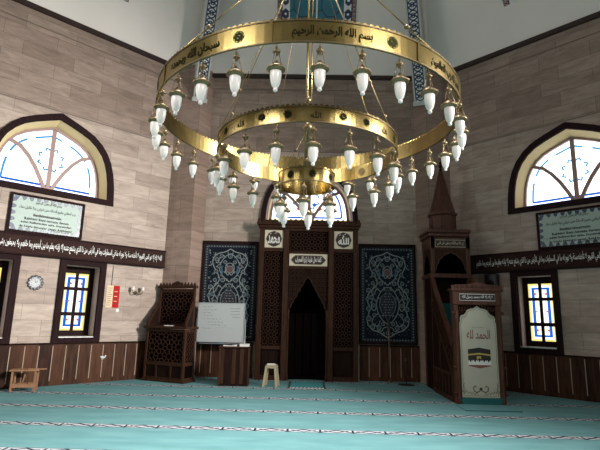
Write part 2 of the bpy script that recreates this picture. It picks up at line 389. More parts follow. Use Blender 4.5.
def wall(name, x0, x1, holes, loc, rz):
    """wall in its own frame (x to the right as seen from inside, y into the wall) with openings cut through"""
    bm = bmesh.new(); T = .5
    for loop in [[(x0, 0), (x1, 0), (x1, ZC+.15), (x0, ZC+.15)]]+holes:
        vs = [bm.verts.new((p[0], 0, p[1])) for p in loop]
        for i in range(len(vs)): bm.edges.new((vs[i], vs[(i+1) % len(vs)]))
    bmesh.ops.triangle_fill(bm, edges=bm.edges[:], use_beauty=True)
    g = bmesh.ops.extrude_face_region(bm, geom=bm.faces[:])
    for v in g['geom']:
        if isinstance(v, bmesh.types.BMVert): v.co.y += T
    bmesh.ops.recalc_face_normals(bm, faces=bm.faces[:])
    me = bpy.data.meshes.new(name); bm.to_mesh(me); bm.free(); me.materials.append(M['stone'])
    o = bpy.data.objects.new(name, me); C.objects.link(o); place(o, loc, rz); o['kind'] = 'structure'
    return o
def rect(xa, xb, za, zb): return [(xa, za), (xb, za), (xb, zb), (xa, zb)]
def shift(pts, dx): return [(x+dx, z) for x, z in pts]
W0, W1 = .95, 2.52      # small window opening heights
# left wall frame: local x = -s
LW = [-2.43, -4.18]; LA = -3.27
RW = [2.29, 4.18]; RA = 3.20
hl = [rect(c-.38, c+.38, W0, W1) for c in LW]+[shift(arch(1.20, 4.07, 1.64), LA)]
hr = [rect(c-.39, c+.39, W0, W1) for c in RW]+[shift(arch(1.22, 4.07, 1.64), RA)]
wall('wall_back_left', -SIDE, 0, hl, LF, R45)
wall('wall_back_right', 0, SIDE, hr, RF, -R45)
wall('wall_back', XL, XR, [shift(arch(1.16, 3.98, 1.40), .03)], BF, 0)
# other walls, with tall daylight windows out of the picture
def side_frame(i):
    a = Vector(corners[i]); b = Vector(corners[(i+1) % 8]); t = (b-a).normalized()
    return (a.x, a.y, 0), math.atan2(t.y, t.x)
OPEN = {2: [rect(2.4, 4.4, 4.0, 6.4)], 3: [rect(1.6, 5.0, 3.2, 6.8)], 4: [rect(1.2, 5.4, .3, 6.6)], 5: [rect(1.6, 5.0, 3.2, 6.8)], 6: [rect(1.6, 5.0, 3.8, 6.2)]}
for i, nm in ((2, 'wall_right'), (3, 'wall_rear_right'), (4, 'wall_rear'), (5, 'wall_rear_left'), (6, 'wall_left')):
    loc, rz = side_frame(i); wall(nm, 0, SIDE, OPEN[i], loc, rz)

# string courses, wainscot, cornice
def run(name, x0, x1, loc, rz, y0, z0, z1, m, kind='structure', bev=0):
    b = MB(); b.box(x0, x1, y0, 0, z0, z1, m, bev=bev); return struct(b, name, loc, rz)
n = 0
sides = [(BF, 0, -2.72, 2.83), (LF, R45, -SIDE+.02, -.5), (RF, -R45, .42, SIDE-.02)]
for i in (2, 6): sides.append((*side_frame(i), .02, SIDE-.02))
for k, (loc, rz, a, b_) in enumerate(sides):
    w = MB(); w.box(a, b_, -.035, 0, 0, .83, 'wainscot'); w.box(a, b_, -.05, 0, .83, .86, 'wood_dark')
    if k == 0:
        w = MB()
        for xa, xb in ((a, -1.30), (1.35, b_)): w.box(xa, xb, -.035, 0, 0, .83, 'wainscot'); w.box(xa, xb, -.05, 0, .83, .86, 'wood_dark')
    struct(w, 'baseboard_'+('back', 'back_left', 'back_right', 'right', 'left')[k], loc, rz)
    t = MB(); t.box(a if k else XL+.05, b_ if k else XR-.05, -.07, 0, ZC-.06, ZC+.05, 'trimwood'); struct(t, 'trim_1' if k == 0 else 'trim_%d' % (k+1), loc, rz)
    t = MB(); t.box(a, b_, -.012, 0, 7.70, 7.72, 'stone_light'); t.box(a, b_, -.012, 0, 5.885, 5.905, 'stone_light'); struct(t, 'trim_%d' % (k+11), loc, rz)

# corner pilasters
def pilaster(name, mir, top=7.22):
    P = [(-3.61, 11.64), (-3.42, 11.60), (-2.95, 11.55), (-2.72, 12.0), (-3.25, 12.0)]
    if mir: P = [(3.68, 11.71), (3.52, 11.62), (3.08, 11.56), (2.84, 12.0), (3.39, 12.0)]
    ox, oy = P[2]
    b = MB(); n_ = 5
    b.add([(x-ox, y-oy, 0) for x, y in P]+[(x-ox, y-oy, ZC+.1) for x, y in P], [tuple(range(n_)), tuple(range(n_, 2*n_))]+[(i, (i+1) % n_, n_+(i+1) % n_, n_+i) for i in range(n_)], 'stone_dark')
    struct(b, name, (ox, oy, 0))
pilaster('wall_pilaster_left', False); pilaster('wall_pilaster_right', True)

# vault: steep octagonal cove carrying an upper dome
SL = 1.70
def oct_at(inset, z):
    k = (8.02-inset)/8.02
    return [(CX+(x-CX)*k, CY+(y-CY)*k, z) for x, y in corners]
vb = MB()
levels = [(0, ZC), (2.6, ZC+2.6*SL), (4.6, ZC+2.6*SL+1.8), (6.6, ZC+2.6*SL+2.7)]
vs = []
for ins, z in levels: vs += oct_at(ins, z)
fs = [(l*8+i, l*8+(i+1) % 8, (l+1)*8+(i+1) % 8, (l+1)*8+i) for l in range(3) for i in range(8)]+[tuple(24+i for i in range(8))]
vb.add(vs, fs, 'ceiling'); struct(vb, 'ceiling')
# plastered ribs with painted strips
def rib(name, x0, y0, mir, yw):
    P0 = Vector((x0, y0, 7.22)); P1 = Vector((x0*.66, y0-.34*(y0-CY), 7.22+4.7))
    P1 = Vector((x0+(CX-x0)*.36, y0+(CY-y0)*.36, 7.22+4.95))
    z = (P1-P0); Lr = z.length; z.normalize()
    dirh = Vector((CX-x0, CY-y0, 0)).normalized(); x = Vector((dirh.y, -dirh.x, 0))*-1
    x = dirh.cross(Vector((0, 0, 1))).normalized(); y = z.cross(x).normalized()
    if y.dot(dirh) > 0: y = -y; x = -x
    T = Matrix((x, y, z)).transposed().to_4x4(); T.translation = P0
    b = MB(); b.box(-.17, .17, 0, .9, 0, Lr, 'plaster')
    b.box(-.17, .17, -.012, 0, 0, Lr, 'plaster')
    k = MB(); k = b
    b.box(-.12, .12, -.016, -.012, 0, Lr, 'whitep'); knots(b, -.115, .115, .02, Lr, 'navy_ink', .034, -.020)
    b.box(-.2, .2, -.05, .35, -.10, 0, 'plaster')
    o = struct(b, name); o.matrix_world = T; return o
rib('trim_21', -2.97, 11.58, False, 0); rib('trim_22', 2.95, 11.58, True, 0)

# painted window-like panels low on the vault faces
def vault_panel(name, cx, loc, rz, hw=1.06, inset=.72, h=2.6):
    b = MB()
    b.box(-hw, hw, .0, .02, 0, h, 'whitep')
    b.box(-.72, .72, -.006, 0, .06, h, 'teal_tile')
    b.box(-.02, .02, -.010, -.006, .06, h, 'whitep')
    for s in (-1, 1):
        for j in range(3):
            b.line([(s*.37+.26*math.cos(q*PI/4+.39), .42+j*.85+.30*math.sin(q*PI/4+.39)) for q in range(8)], .022, -.009, 'black_ink', .003, closed=True)
            for q in range(8):
                a = q*PI/4+.39; b.line([(s*.37+.26*math.cos(a), .42+j*.85+.30*math.sin(a)), (s*.37+.42*math.cos(a), .42+j*.85+.46*math.sin(a))], .02, -.009, 'black_ink', .003)
        for q in range(int(h/.34)):
            z = .2+q*.34; x = s*.835
            b.poly([(x-.085, z-.07), (x, z-.14), (x+.085, z-.07), (x+.085, z+.07), (x, z+.14), (x-.085, z+.07)], -.004, 'navy_ink')
            b.disc(x, z, .035, -.007, 'whitep', 6)
        b.box(s*.93-.012, s*.93+.012, -.004, 0, 0, h, 'maroon')
        knots(b, s*.995-.05 if s > 0 else -1.045, 1.045 if s > 0 else -.945, 0, h, 'maroon', .018, -.003)
    o = struct(b, name)
    tilt = math.atan(SL)
    # local frame: x along wall, z up the slope, -y towards the room
    base = Matrix.Translation(Vector(loc)) @ Matrix.Rotation(rz, 4, 'Z') @ Matrix.Translation(Vector((cx, -inset, ZC+inset*SL))) @ Matrix.Rotation(PI/2-tilt, 4, 'X') @ Matrix.Translation(Vector((0, -.03, 0)))
    o.matrix_world = base
    return o
vault_panel('trim_31', .13, BF, 0)
vault_panel('trim_32', -3.32, LF, R45, inset=.50); vault_panel('trim_33', 3.32, RF, -R45, inset=.50)

# ------------------------------------------------------------------ windows
def small_window(num, cx, loc, rz, hw=.38):
    r = bpy.data.objects.new('window_%d' % num, None); C.objects.link(r); r['kind'] = 'structure'
    base = Matrix.Translation(Vector(loc)) @ Matrix.Rotation(rz, 4, 'Z') @ Matrix.Translation(Vector((cx, 0, 0))); r.matrix_world = base
    f = MB(); ringslab(f, rect(-hw-.115, hw+.115, W0-.11, W1+.10), rect(-hw+.01, hw-.01, W0+.01, W1-.01), -.05, .03, 'frame'); f.obj('window_frame', r)
    j = MB(); A = rect(-hw+.005, hw-.005, W0+.005, W1-.005); loft(j, A, .03, A, .20, 'frame', True)
    j.box(-hw, -hw+.012, .10, .32, W0, W1, 'jamb'); j.box(hw-.012, hw, .03, .34, W0, W1, 'jamb'); j.box(-hw, hw, .03, .34, W1-.014, W1, 'jamb')
    j.obj('window_jamb', r)
    s = MB(); s.box(-hw, hw, -.02, .34, W0-.01, W0+.03, 'whitep'); s.obj('window_sill', r)
    sx = MB(); g = MB(); Y = .34
    ringslab(sx, rect(-hw, hw, W0, W1), rect(-.262, .262, 1.10, 2.36), Y-.02, Y+.06, 'frame')
    sx.box(-.028, .028, Y-.03, Y+.05, 1.08, 2.38, 'frame')
    rows = [(1.10, 1.42), (1.50, 1.98), (2.05, 2.36)]
    sx.box(-.27, .27, Y-.025, Y+.05, 1.42, 1.50, 'frame'); sx.box(-.27, .27, Y-.025, Y+.05, 1.98, 2.05, 'frame')
    sx.obj('sash', r)
    for ri, (a, b_) in enumerate(rows):
        for sgn in (-1, 1):
            xo, xi = sgn*.262, sgn*.028
            lo, hi = min(xo, xi), max(xo, xi)
            g.poly(rect(lo, hi, a, b_), Y+.02, 'sky_cream')
            e = .042
            g.poly(rect(*(sorted((xo, xo-sgn*e))), a, b_), Y+.016, 'sky_yellow')
            if ri == 0: g.poly(rect(lo, hi, a, a+e), Y+.016, 'sky_yellow')
            if ri == 2: g.poly(rect(lo, hi, b_-e, b_), Y+.016, 'sky_yellow')
            bx0, bx1 = sorted((xo-sgn*(e+.030), xo-sgn*(e+.092)))
            if ri == 1:
                g.poly(rect(bx0, bx1, a, b_), Y+.012, 'sky_blue'); zc = (a+b_)/2
                g.poly([(xo-sgn*.045, zc), (xo-sgn*.11, zc+.022), (xo-sgn*.20, zc), (xo-sgn*.11, zc-.022)], Y+.010, 'sky_blue')
                g.disc(xo-sgn*.115, zc, .016, Y+.008, 'sky_red', 4)
            else:
                za, zb = (a+e+.045, b_) if ri == 0 else (a, b_-e-.045)
                g.poly(rect(bx0, bx1, za, zb), Y+.012, 'sky_blue')
                z_ = (za, za+.045) if ri == 0 else (zb-.045, zb)
                g.poly(rect(*sorted((xi, xo-sgn*(e+.045))), *z_), Y+.012, 'sky_blue')
                g.disc(xi+sgn*.085, (za+zb)/2+(.03 if ri == 0 else -.03), .03, Y+.010, 'sky_red', 4)
    g.obj('stained_glass', r)
for num, (c, loc, rz) in enumerate([(LW[0], LF, R45), (LW[1], LF, R45), (RW[0], RF, -R45), (RW[1], RF, -R45)]): small_window(num+1, c, loc, rz)

def arch_window(num, cx, hw, zb, h, loc, rz, vivid=False):
    r = bpy.data.objects.new('window_%d' % num, None); C.objects.link(r); r['kind'] = 'structure'
    r.matrix_world = Matrix.Translation(Vector(loc)) @ Matrix.Rotation(rz, 4, 'Z') @ Matrix.Translation(Vector((cx, 0, 0)))
    f = MB(); A = arch(hw+.135, zb-.11, h+.25); B = arch(hw-.01, zb+.01, h-.015); ringslab(f, A, B, -.06, .02, 'frame'); f.obj('window_frame', r)
    v = MB(); k = .92; Bi = arch(hw*k, zb+.04, h*k); B2 = arch(hw-.005, zb+.005, h-.005)
    loft(v, B2, .02, Bi, .34, 'mull' if vivid else 'reveal', True)
    if vivid: Bm = arch(hw*.955, zb+.02, h*.955); Bq = arch(hw*.925, zb+.03, h*.925); loft(v, Bm, .10, Bq, .17, 'reveal', True)
    v.obj('window_reveal', r)
    s = MB(); Bo = arch(hw*k+.06, zb+.0, h*k+.1); Bn = arch(hw*k-.05, zb+.09, h*k-.10); ringslab(s, Bo, Bn, .32, .40, 'mull')
    H = hw*k-.04; Z = zb+.08; Hh = h*k-.10; y = .34
    s.bar((0, y+.02, Z), (0, y+.02, Z+Hh), .085, .05, 'mull')
    for sg in (-1, 1):
        pts = [(sg*H*u, Z+Hh*w_) for u, w_ in ((.06, 0), (.16, .16), (.29, .34), (.44, .50), (.60, .62), (.80, .68))]
        s.line(pts, .075, y, 'mull', .05)
    if not vivid: s.obj('glazing_bars', r)
    g = MB(); G_ = arch(H+.02, Z-.02, Hh+.04); g.poly(G_, .395, 'sky_white')
    bl = 'sky_blue' if vivid else 'sky_cyan'; w = .05 if vivid else .045
    q = arch(H*.86, Z+.10, Hh*.83)
    for i in range(0, len(q)-1):
        if vivid or i % 4 != 3: g.line(q[i:i+2], w, .385, bl, 0)
    g.line([(-H*.86, Z+.10), (H*.86, Z+.10)], .05, .384, 'sky_blue', 0)
    g.line([(-H, Z+.03), (H, Z+.03)], .03, .384, 'sky_blue' if not vivid else 'sky_yellow', 0)
    cz = Z+Hh*.50
    for i in range(8):
        a = i*PI/4+PI/8; rr = .25; x = rr*math.cos(a); z_ = cz+rr*math.sin(a)
        g.line([(x*1.0-.05*math.sin(a)-.03*math.cos(a), z_+.05*math.cos(a)-.03*math.sin(a)), (x+.03*math.cos(a), z_+.03*math.sin(a)), (x+.05*math.sin(a)-.03*math.cos(a), z_-.05*math.cos(a)-.03*math.sin(a))], .045, .384, 'sky_blue' if vivid else 'sky_cyan', 0)
        a -= PI/8; g.disc(.36*math.cos(a), cz+.36*math.sin(a), .022, .386, 'sky_red' if vivid else 'sky_yellow', 4)
    if vivid:
        for x, z_, c_ in ((-.28, .34, 'sky_red'), (.28, .34, 'sky_red'), (-.14, .46, 'sky_blue'), (.14, .46, 'sky_blue'), (0, .36, 'sky_cyan'), (-.4, .5, 'sky_cyan'), (.4, .5, 'sky_cyan')): g.poly([(x-.09, Z+z_), (x, Z+z_+.06), (x+.09, Z+z_), (x, Z+z_-.06)], .383, c_)
    if vivid: s.obj('glazing_bars', r)
    g.obj('stained_glass', r)
arch_window(5, LA, 1.20, 4.07, 1.64, LF, R45); arch_window(6, RA, 1.22, 4.07, 1.64, RF, -R45)
arch_window(7, .03, 1.16, 3.98, 1.40, BF, 0, True)

# ------------------------------------------------------------------ wall things
VERSE = 'الله لا إله إلا هو الحي القيوم لا تأخذه سنة ولا نوم له ما في السماوات وما في الأرض من ذا الذي يشفع عنده إلا بإذنه يعلم ما بين أيديهم وما خلفهم'
VERSE2 = 'ولا يحيطون بشيء من علمه إلا بما شاء وسع كرسيه السماوات والأرض ولا يؤوده حفظهما وهو العلي العظيم لا إكراه في الدين'
def band(label, x0, x1, tx0, tx1, loc, rz, txt):
    t = thing('calligraphy_band', label, 'wall band', loc, rz, 'calligraphy bands on the side walls')
    b = MB(); b.box(x0, x1, -.09, 0, 2.62, 3.06, 'band', bev=.008); b.box(x0, x1, -.105, -.09, 2.62, 2.655, 'frame'); b.box(x0, x1, -.105, -.09, 3.025, 3.06, 'frame'); b.obj('board', t)
    w = MB(); write(w, arabic(txt), tx0, tx1, 2.73, 2.97, -.095, 'white_ink', keep=False, bold=.008); w.obj('lettering', t)
band('long dark wooden band of white Arabic calligraphy on the left wall above the lower windows', -SIDE+.05, -.52, -SIDE+.2, -.62, LF, R45, VERSE+' '+VERSE2)
band('long dark wooden band of white Arabic calligraphy on the right wall above the lower window', .52, SIDE-.05, 1.05, SIDE-.2, RF, -R45, VERSE2+' '+VERSE)

def plaque(label, x0, x1, z0, z1, loc, rz):
    t = thing('inscription_plaque', label, 'plaque', loc, rz, 'inscription plaques under the arched windows')
    f = MB(); ringslab(f, rect(x0, x1, z0, z1), rect(x0+.05, x1-.05, z0+.05, z1-.05), -.05, 0, 'frame'); f.obj('frame', t)
    p = MB(); p.box(x0+.04, x1-.04, -.03, 0, z0+.04, z1-.04, 'plaque')
    nx = 10
    for i in range(nx):
        x = x0+.12+i*(x1-x0-.24)/(nx-1)
        for zz, s in ((z0+.085, 1), (z1-.085, -1)):
            p.poly([(x-.05, zz-s*.03), (x+.05, zz-s*.03), (x+.03, zz+s*.03), (x, zz+s*.05), (x-.03, zz+s*.03)], -.033, 'navy_ink')
    for i in range(5):
        z = z0+.14+i*(z1-z0-.28)/4
        for xx, s in ((x0+.085, 1), (x1-.085, -1)):
            p.poly([(xx-s*.03, z-.05), (xx-s*.03, z+.05), (xx+s*.03, z+.03), (xx+s*.05, z), (xx+s*.03, z-.03)], -.033, 'navy_ink')
    p.obj('panel', t)
    w = MB(); H = z1-z0; a, b_ = x0+.18, x1-.18
    write(w, arabic('بسم الله الرحمن الرحيم'), a+.3, b_-.3, z0+.76*H, z0+.87*H, -.034, 'black_ink', keep=False, bold=.025)
    write(w, arabic('رب اجعلني مقيم الصلاة ومن ذريتي ربنا وتقبل دعاء'), a, b_, z0+.59*H, z0+.71*H, -.034, 'black_ink', keep=False, bold=.02)
    for k, (s_, m_) in enumerate((('Bismillahirrahmanirrahim', .28), ('Rabbim! Beni namaza devam', .12), ('eden kullarından eyle. Soyumdan', .06), ('da böyle kimseler yarat. Rabbimiz!', .04))):
        zt = z0+(.53-.105*k)*H; write(w, s_, a+m_, b_-m_, zt-.075*H, zt, -.034, 'black_ink', keep=False, bold=.035)
    write(w, 'Duamı kabul et.', b_-.45, b_, z0+.11*H, z0+.165*H, -.034, 'black_ink', keep=False)
    w.obj('lettering', t)
plaque('pale green framed inscription plaque on the left wall under the arched window', -4.03, -2.56, 3.075, 3.89, LF, R45)
plaque('pale green framed inscription plaque on the right wall under the arched window', 2.45, 3.95, 3.075, 3.90, RF, -R45)

# ornate silver wall clock
t = thing('wall_clock', 'round silver wall clock with petal rim on the left wall between windows', 'clock', (LF[0]-3.36*S2, LF[1]-3.36*S2, 2.08), R45)
b = MB(); TR = Matrix.Rotation(PI/2, 4, 'X')
for i in range(12):
    a = i*PI/6; b.lathe([(.0, .0), (.036, .0), (.036, .02), (.02, .03), (0, .03)], 'silver', 10, Matrix.Translation((.125*math.cos(a), -.002, .125*math.sin(a))) @ TR)
b.lathe([(.0, 0), (.12, 0), (.125, .02), (.10, .035), (.095, .02), (0, .02)], 'silver', 24, TR); b.obj('rim', t)
b = MB(); b.disc(0, 0, .094, -.024, 'dial', 24)
for i in range(12): a = i*PI/6; b.line([(.07*math.cos(a), .07*math.sin(a)), (.088*math.cos(a), .088*math.sin(a))], .008, -.026, 'black_ink', 0)
b.obj('dial', t)
b = MB(); b.line([(0, 0), (.035, .03)], .010, -.028, 'black_ink', .002); b.line([(0, 0), (-.02, .068)], .006, -.030, 'black_ink', .002); b.obj('hands', t)
# poster
t = thing('wall_poster', 'red and tan printed poster on the left wall beside the window frame', 'poster', (LF[0]-1.72*S2, LF[1]-1.72*S2, 1.62), R45)
b = MB(); b.box(-.15, .15, -.012, 0, 0, .50, 'tan'); b.box(.0, .15, -.014, -.012, 0, .50, 'red'); b.obj('sheet', t)
b = MB()
for i in range(9): b.line([(-.13, .44-i*.048), (-.02-(i % 3)*.015, .44-i*.048)], .010, -.015, 'brown_ink', 0)
for i in range(7): b.line([(.03, .42-i*.055), (.12-(i % 2)*.02, .42-i*.055)], .016, -.016, 'tan' if i % 2 else 'black_ink', 0)
b.obj('print', t)
b = MB(); b.tube([(-.05, -.01, .50), (-.05, -.006, .96)], .006, 'blackm', 5); tag(place(b.obj('wall_wire'), (LF[0]-1.72*S2, LF[1]-1.72*S2, 1.62), R45), 'thin dark wire running down the left wall to the red poster', 'wire')
# wall sconce
t = thing('wall_sconce', 'small brass wall sconce on the left wall between the red poster and carved chair', 'wall lamp', (LF[0]-1.18*S2, LF[1]-1.18*S2, 1.98), R45)
b = MB(); b.lathe([(0, 0), (.045, 0), (.045, .012), (.015, .03), (0, .03)], 'brass_dull', 12, TR); b.obj('wall_plate', t)
b = MB()
for s in (-1, 1): b.tube([(0, -.02, 0), (s*.06, -.09, -.04), (s*.11, -.12, 0), (s*.12, -.12, .05)], .011, 'brass_dull', 6)
b.obj('arm', t)
for s in (-1, 1):
    c = MB(); c.lathe([(0, .04), (.03, .045), (.04, .09), (.03, .13), (.035, .14)], 'shade', 10, Matrix.Translation((s*.12, -.12, 0))); c.obj('shade', t)
# switch plate, hook on wainscot
b = MB(); b.box(-.035, .035, -.012, 0, -.035, .035, 'whitep', bev=.004); b.box(-.015, .015, -.018, -.012, -.02, .02, 'whitep')
tag(place(b.obj('light_switch'), (LF[0]-1.58*S2, LF[1]-1.58*S2, 1.56), R45), 'small white switch plate below the red poster', 'switch')
b = MB(); b.tube([(-.05, -.05, .03), (-.02, -.07, .0), (.03, -.08, 0), (.05, -.09, .05)], .016, 'whitep', 8); b.lathe([(0, 0), (.04, 0), (.04, .012), (0, .012)], 'whitep', 10, Matrix.Translation((0, -.038, 0)) @ TR)
tag(place(b.obj('coat_hook'), (LF[0]-1.83*S2, LF[1]-1.83*S2, .52), R45), 'small white hook on the dark wainscot left of the carved chair', 'hook')
# speaker on the right wall
t = thing('wall_speaker', 'black box speaker on the right wall beside the lower window', 'speaker', (RF[0]+1.42*S2, RF[1]-1.42*S2, 2.22), -R45)
b = MB(); b.box(-.15, .13, -.20, -.03, 0, .36, 'blackm', bev=.01); b.box(-.03, .03, -.03, 0, .12, .24, 'blackm'); b.obj('cabinet', t)
b = MB(); b.box(-.13, .11, -.21, -.20, .02, .34, 'blackm'); b.disc(-.01, .14, .08, -.212, 'frame', 14); b.obj('grille', t)

# ------------------------------------------------------------------ tile panels
def tile_panel(label, x0, x1):
    z0, z1 = .88, 3.37
    t = thing('tile_panel', label, 'tile panel', ((x0+x1)/2, D, 0), 0, 'arabesque tile panels beside the mihrab')
    w = (x1-x0)/2
    f = MB(); ringslab(f, rect(-w, w, z0, z1), rect(-w+.06, w-.06, z0+.06, z1-.06), -.06, -.001, 'frame'); f.box(-w, w, -.07, 0, z1, z1+.03, 'wood_dark'); f.obj('frame', t)
    p = MB(); p.box(-w+.05, w-.05, -.03, -.001, z0+.05, z1-.05, 'tile_edge')
    cw = w-.16
    p.box(-cw, cw, -.033, -.03, z0+.14, z1-.14, 'tile_navy')
    Y = -.036
    H = z1-z0-.28; zz = z0+.14
    for i in range(34):     # edge dashes
        for s in (-1, 1): p.disc(s*(w-.105), z0+.12+i*(z1-z0-.24)/33, .018, -.032, 'vine', 4)
    for i in range(17):
        for q in (z0+.105, z1-.105): p.disc(-w+.15+i*(2*w-.3)/16, q, .018, -.032, 'vine', 4)
    def P(u, v): return (u*cw, zz+v*H)
    def vine(uv, wd=.020, m='vine'):
        pts = []
        for i in range(len(uv)-1):     # Catmull-Rom
            p0 = Vector(uv[max(i-1, 0)]); p1 = Vector(uv[i]); p2 = Vector(uv[i+1]); p3 = Vector(uv[min(i+2, len(uv)-1)])
            for k in range(5):
                q = k/5; pts.append(tuple(.5*((2*p1)+(p2-p0)*q+(2*p0-5*p1+4*p2-p3)*q*q+(3*p1-p0-3*p2+p3)*q**3)))
        pts.append(uv[-1])
        for s in (-1, 1): p.line([P(s*a, b) for a, b in pts], wd, Y, m, .002)
    vine([(0, .985), (.25, .95), (.55, .93), (.74, .89), (.80, .82), (.66, .74), (.52, .68), (.46, .62), (.62, .56), (.84, .50), (.90, .42), (.80, .34), (.86, .26), (.90, .17), (.70, .10), (.40, .07), (.15, .03), (0, .01)], .026)
    vine([(0, .93), (.2, .90), (.38, .84), (.48, .76), (.34, .68), (.14, .63), (0, .60)])
    vine([(0, .58), (.22, .55), (.42, .47), (.50, .38), (.42, .28), (.22, .20), (0, .16)])
    vine([(.5, .40), (.62, .44), (.72, .40), (.70, .33), (.58, .31), (.5, .36)])
    vine([(.44, .28), (.60, .24), (.70, .19), (.58, .14), (.42, .15), (.34, .20)])
    vine([(.30, .52), (.48, .56), (.56, .52), (.66, .48), (.70, .53), (.58, .60)])
    vine([(.20, .88), (.34, .91), (.48, .88), (.56, .82), (.66, .83)])
    vine([(0, .82), (.16, .80), (.20, .74), (.10, .68), (0, .70)])
    vine([(0, .13), (.18, .12), (.30, .08), (.46, .11)])
    ros = [(.0, .90, .062), (.40, .90, .05), (.62, .86, .055), (.22, .83, .048), (.48, .78, .055), (.62, .72, .05), (.30, .62, .058), (.66, .62, .05), (.84, .54, .06), (.72, .46, .055), (.90, .44, .045), (.62, .37, .05), (.84, .33, .065), (.84, .22, .065), (.60, .26, .048), (.68, .13, .06), (.40, .12, .058), (.0, .065, .055), (.22, .16, .045)]
    for u, v, r in ros:
        for s in ((-1, 1) if u else (1,)):
            x, z = P(s*u, v); p.disc(x, z, r, Y-.002, 'vine', 12, th=.001); p.disc(x, z, r*.74, Y-.005, 'tile_navy', 10); p.disc(x, z, r*.3, Y-.007, 'tile_blue' if u != .48 else 'tile_rose', 6)
            for k in range(6): a = k*PI/3; p.disc(x+r*.52*math.cos(a), z+r*.52*math.sin(a), r*.13, Y-.006, 'vine', 4)
    for s in (-1, 1): p.poly([P(s*.42, .80), P(s*.34, .77), P(s*.30, .70), P(s*.36, .68), P(s*.40, .73)], Y-.003, 'tile_blue')
    x, z = P(0, .745); p.disc(x, z, .10, Y-.001, 'vine', 14, th=.001); p.disc(x, z, .085, Y-.003, 'tile_rose', 14)
    md = [(0, .56), (.12, .50), (.28, .46), (.36, .38), (.28, .30), (.12, .25), (0, .19)]
    p.poly([P(u, v) for u, v in md]+[P(-u, v) for u, v in md[::-1][1:-1]], Y-.001, 'tile_edge'); vine(md, .014)
    for i in range(-3, 4):
        for j in range(9):
            u = i*.08+(j % 2)*.04; v = .26+j*.03
            if abs(u) < .30*(1-abs(v-.375)/.2): x, z = P(u, v); p.disc(x, z, .016, Y-.003, 'vine' if (i+j) % 2 else 'tile_rose', 5)
    rnd = random.Random(11)
    for i in range(46):
        u = rnd.uniform(.06, .95); v = rnd.uniform(.03, .97); r_ = rnd.uniform(.022, .040); a0 = rnd.uniform(0, 6.28)
        if min((u*cw-q[0]*cw)**2+((v-q[1])*H)**2 for q in ros) < .075**2: continue
        for s in (-1, 1):
            x, z = P(s*u, v)
            p.line([(x+s*(r_*(1-k*.13))*math.cos(a0+k*.9), z+(r_*(1-k*.13))*math.sin(a0+k*.9)) for k in range(6)], .010, Y-.0005, 'vine', .001)
            p.disc(x, z, .012, Y-.001, 'vine', 5)
    for i in range(110):
        u = rnd.uniform(.02, .97); v = rnd.uniform(.02, .98)
        for s in (-1, 1): x, z = P(s*u, v); p.disc(x, z, .009, Y-.0005, 'vine', 4)
    p.obj('arabesque_tiles', t)
tile_panel('tall navy arabesque tile panel left of the mihrab, behind the whiteboard', -2.71, -1.27)
tile_panel('tall navy arabesque tile panel right of the mihrab, behind the brass stand', 1.33, 2.79)

# ------------------------------------------------------------------ mihrab
t = thing('mihrab', 'tall dark carved wooden prayer niche on the back wall under the stained arch window', 'mihrab', (.03, D, 0))
FY = -.30     # front plane of the case
NX0, NX1 = -.46, .46
b = MB()
for x0, x1 in ((-1.25, -1.13), (1.13, 1.25)): b.box(x0, x1, FY-.02, 0, 0, 3.72, 'wood', bev=.012)
for x0, x1 in ((-.64, -.50), (.50, .64)): b.box(x0, x1, FY-.05, 0, 0, 3.72, 'wood', bev=.015)
for s in (-1, 1):
    x0, x1 = sorted((s*.64, s*1.13))
    b.box(x0, x1, FY-.01, FY+.06, 3.13, 3.20, 'wood'); b.box(x0, x1, FY-.01, FY+.06, .72, .80, 'wood'); b.box(x0, x1, FY-.01, FY+.06, 0, .10, 'wood'); b.box(x0, x1, FY-.01, FY+.06, 3.68, 3.72, 'wood')
b.box(-.50, .50, FY-.01, FY+.06, 3.66, 3.72, 'wood'); b.box(-.50, .50, FY-.01, FY+.06, 3.08, 3.13, 'wood'); b.box(-.50, .50, FY-.01, FY+.06, 2.70, 2.76, 'wood')
b.obj('case_frame', t)
for s in (-1, 1):
    b = MB(); x0, x1 = sorted((s*.64, s*1.13)); b.box(x0, x1, FY+.05, FY+.07, .10, .72, 'wood_dark')
    b.box(x0+.04, x1-.04, FY+.03, FY+.05, .16, .66, 'wood_dark', bev=.01); b.obj('lower_panel', t)
for s in (-1, 1):
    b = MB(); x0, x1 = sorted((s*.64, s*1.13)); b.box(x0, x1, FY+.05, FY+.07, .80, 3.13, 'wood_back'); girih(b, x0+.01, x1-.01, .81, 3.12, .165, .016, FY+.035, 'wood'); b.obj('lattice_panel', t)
b = MB(); b.box(-.50, .50, FY+.05, FY+.07, 3.13, 3.66, 'wood_back'); girih(b, -.49, .49, 3.14, 3.65, .165, .016, FY+.035, 'wood'); b.obj('lattice_panel', t)
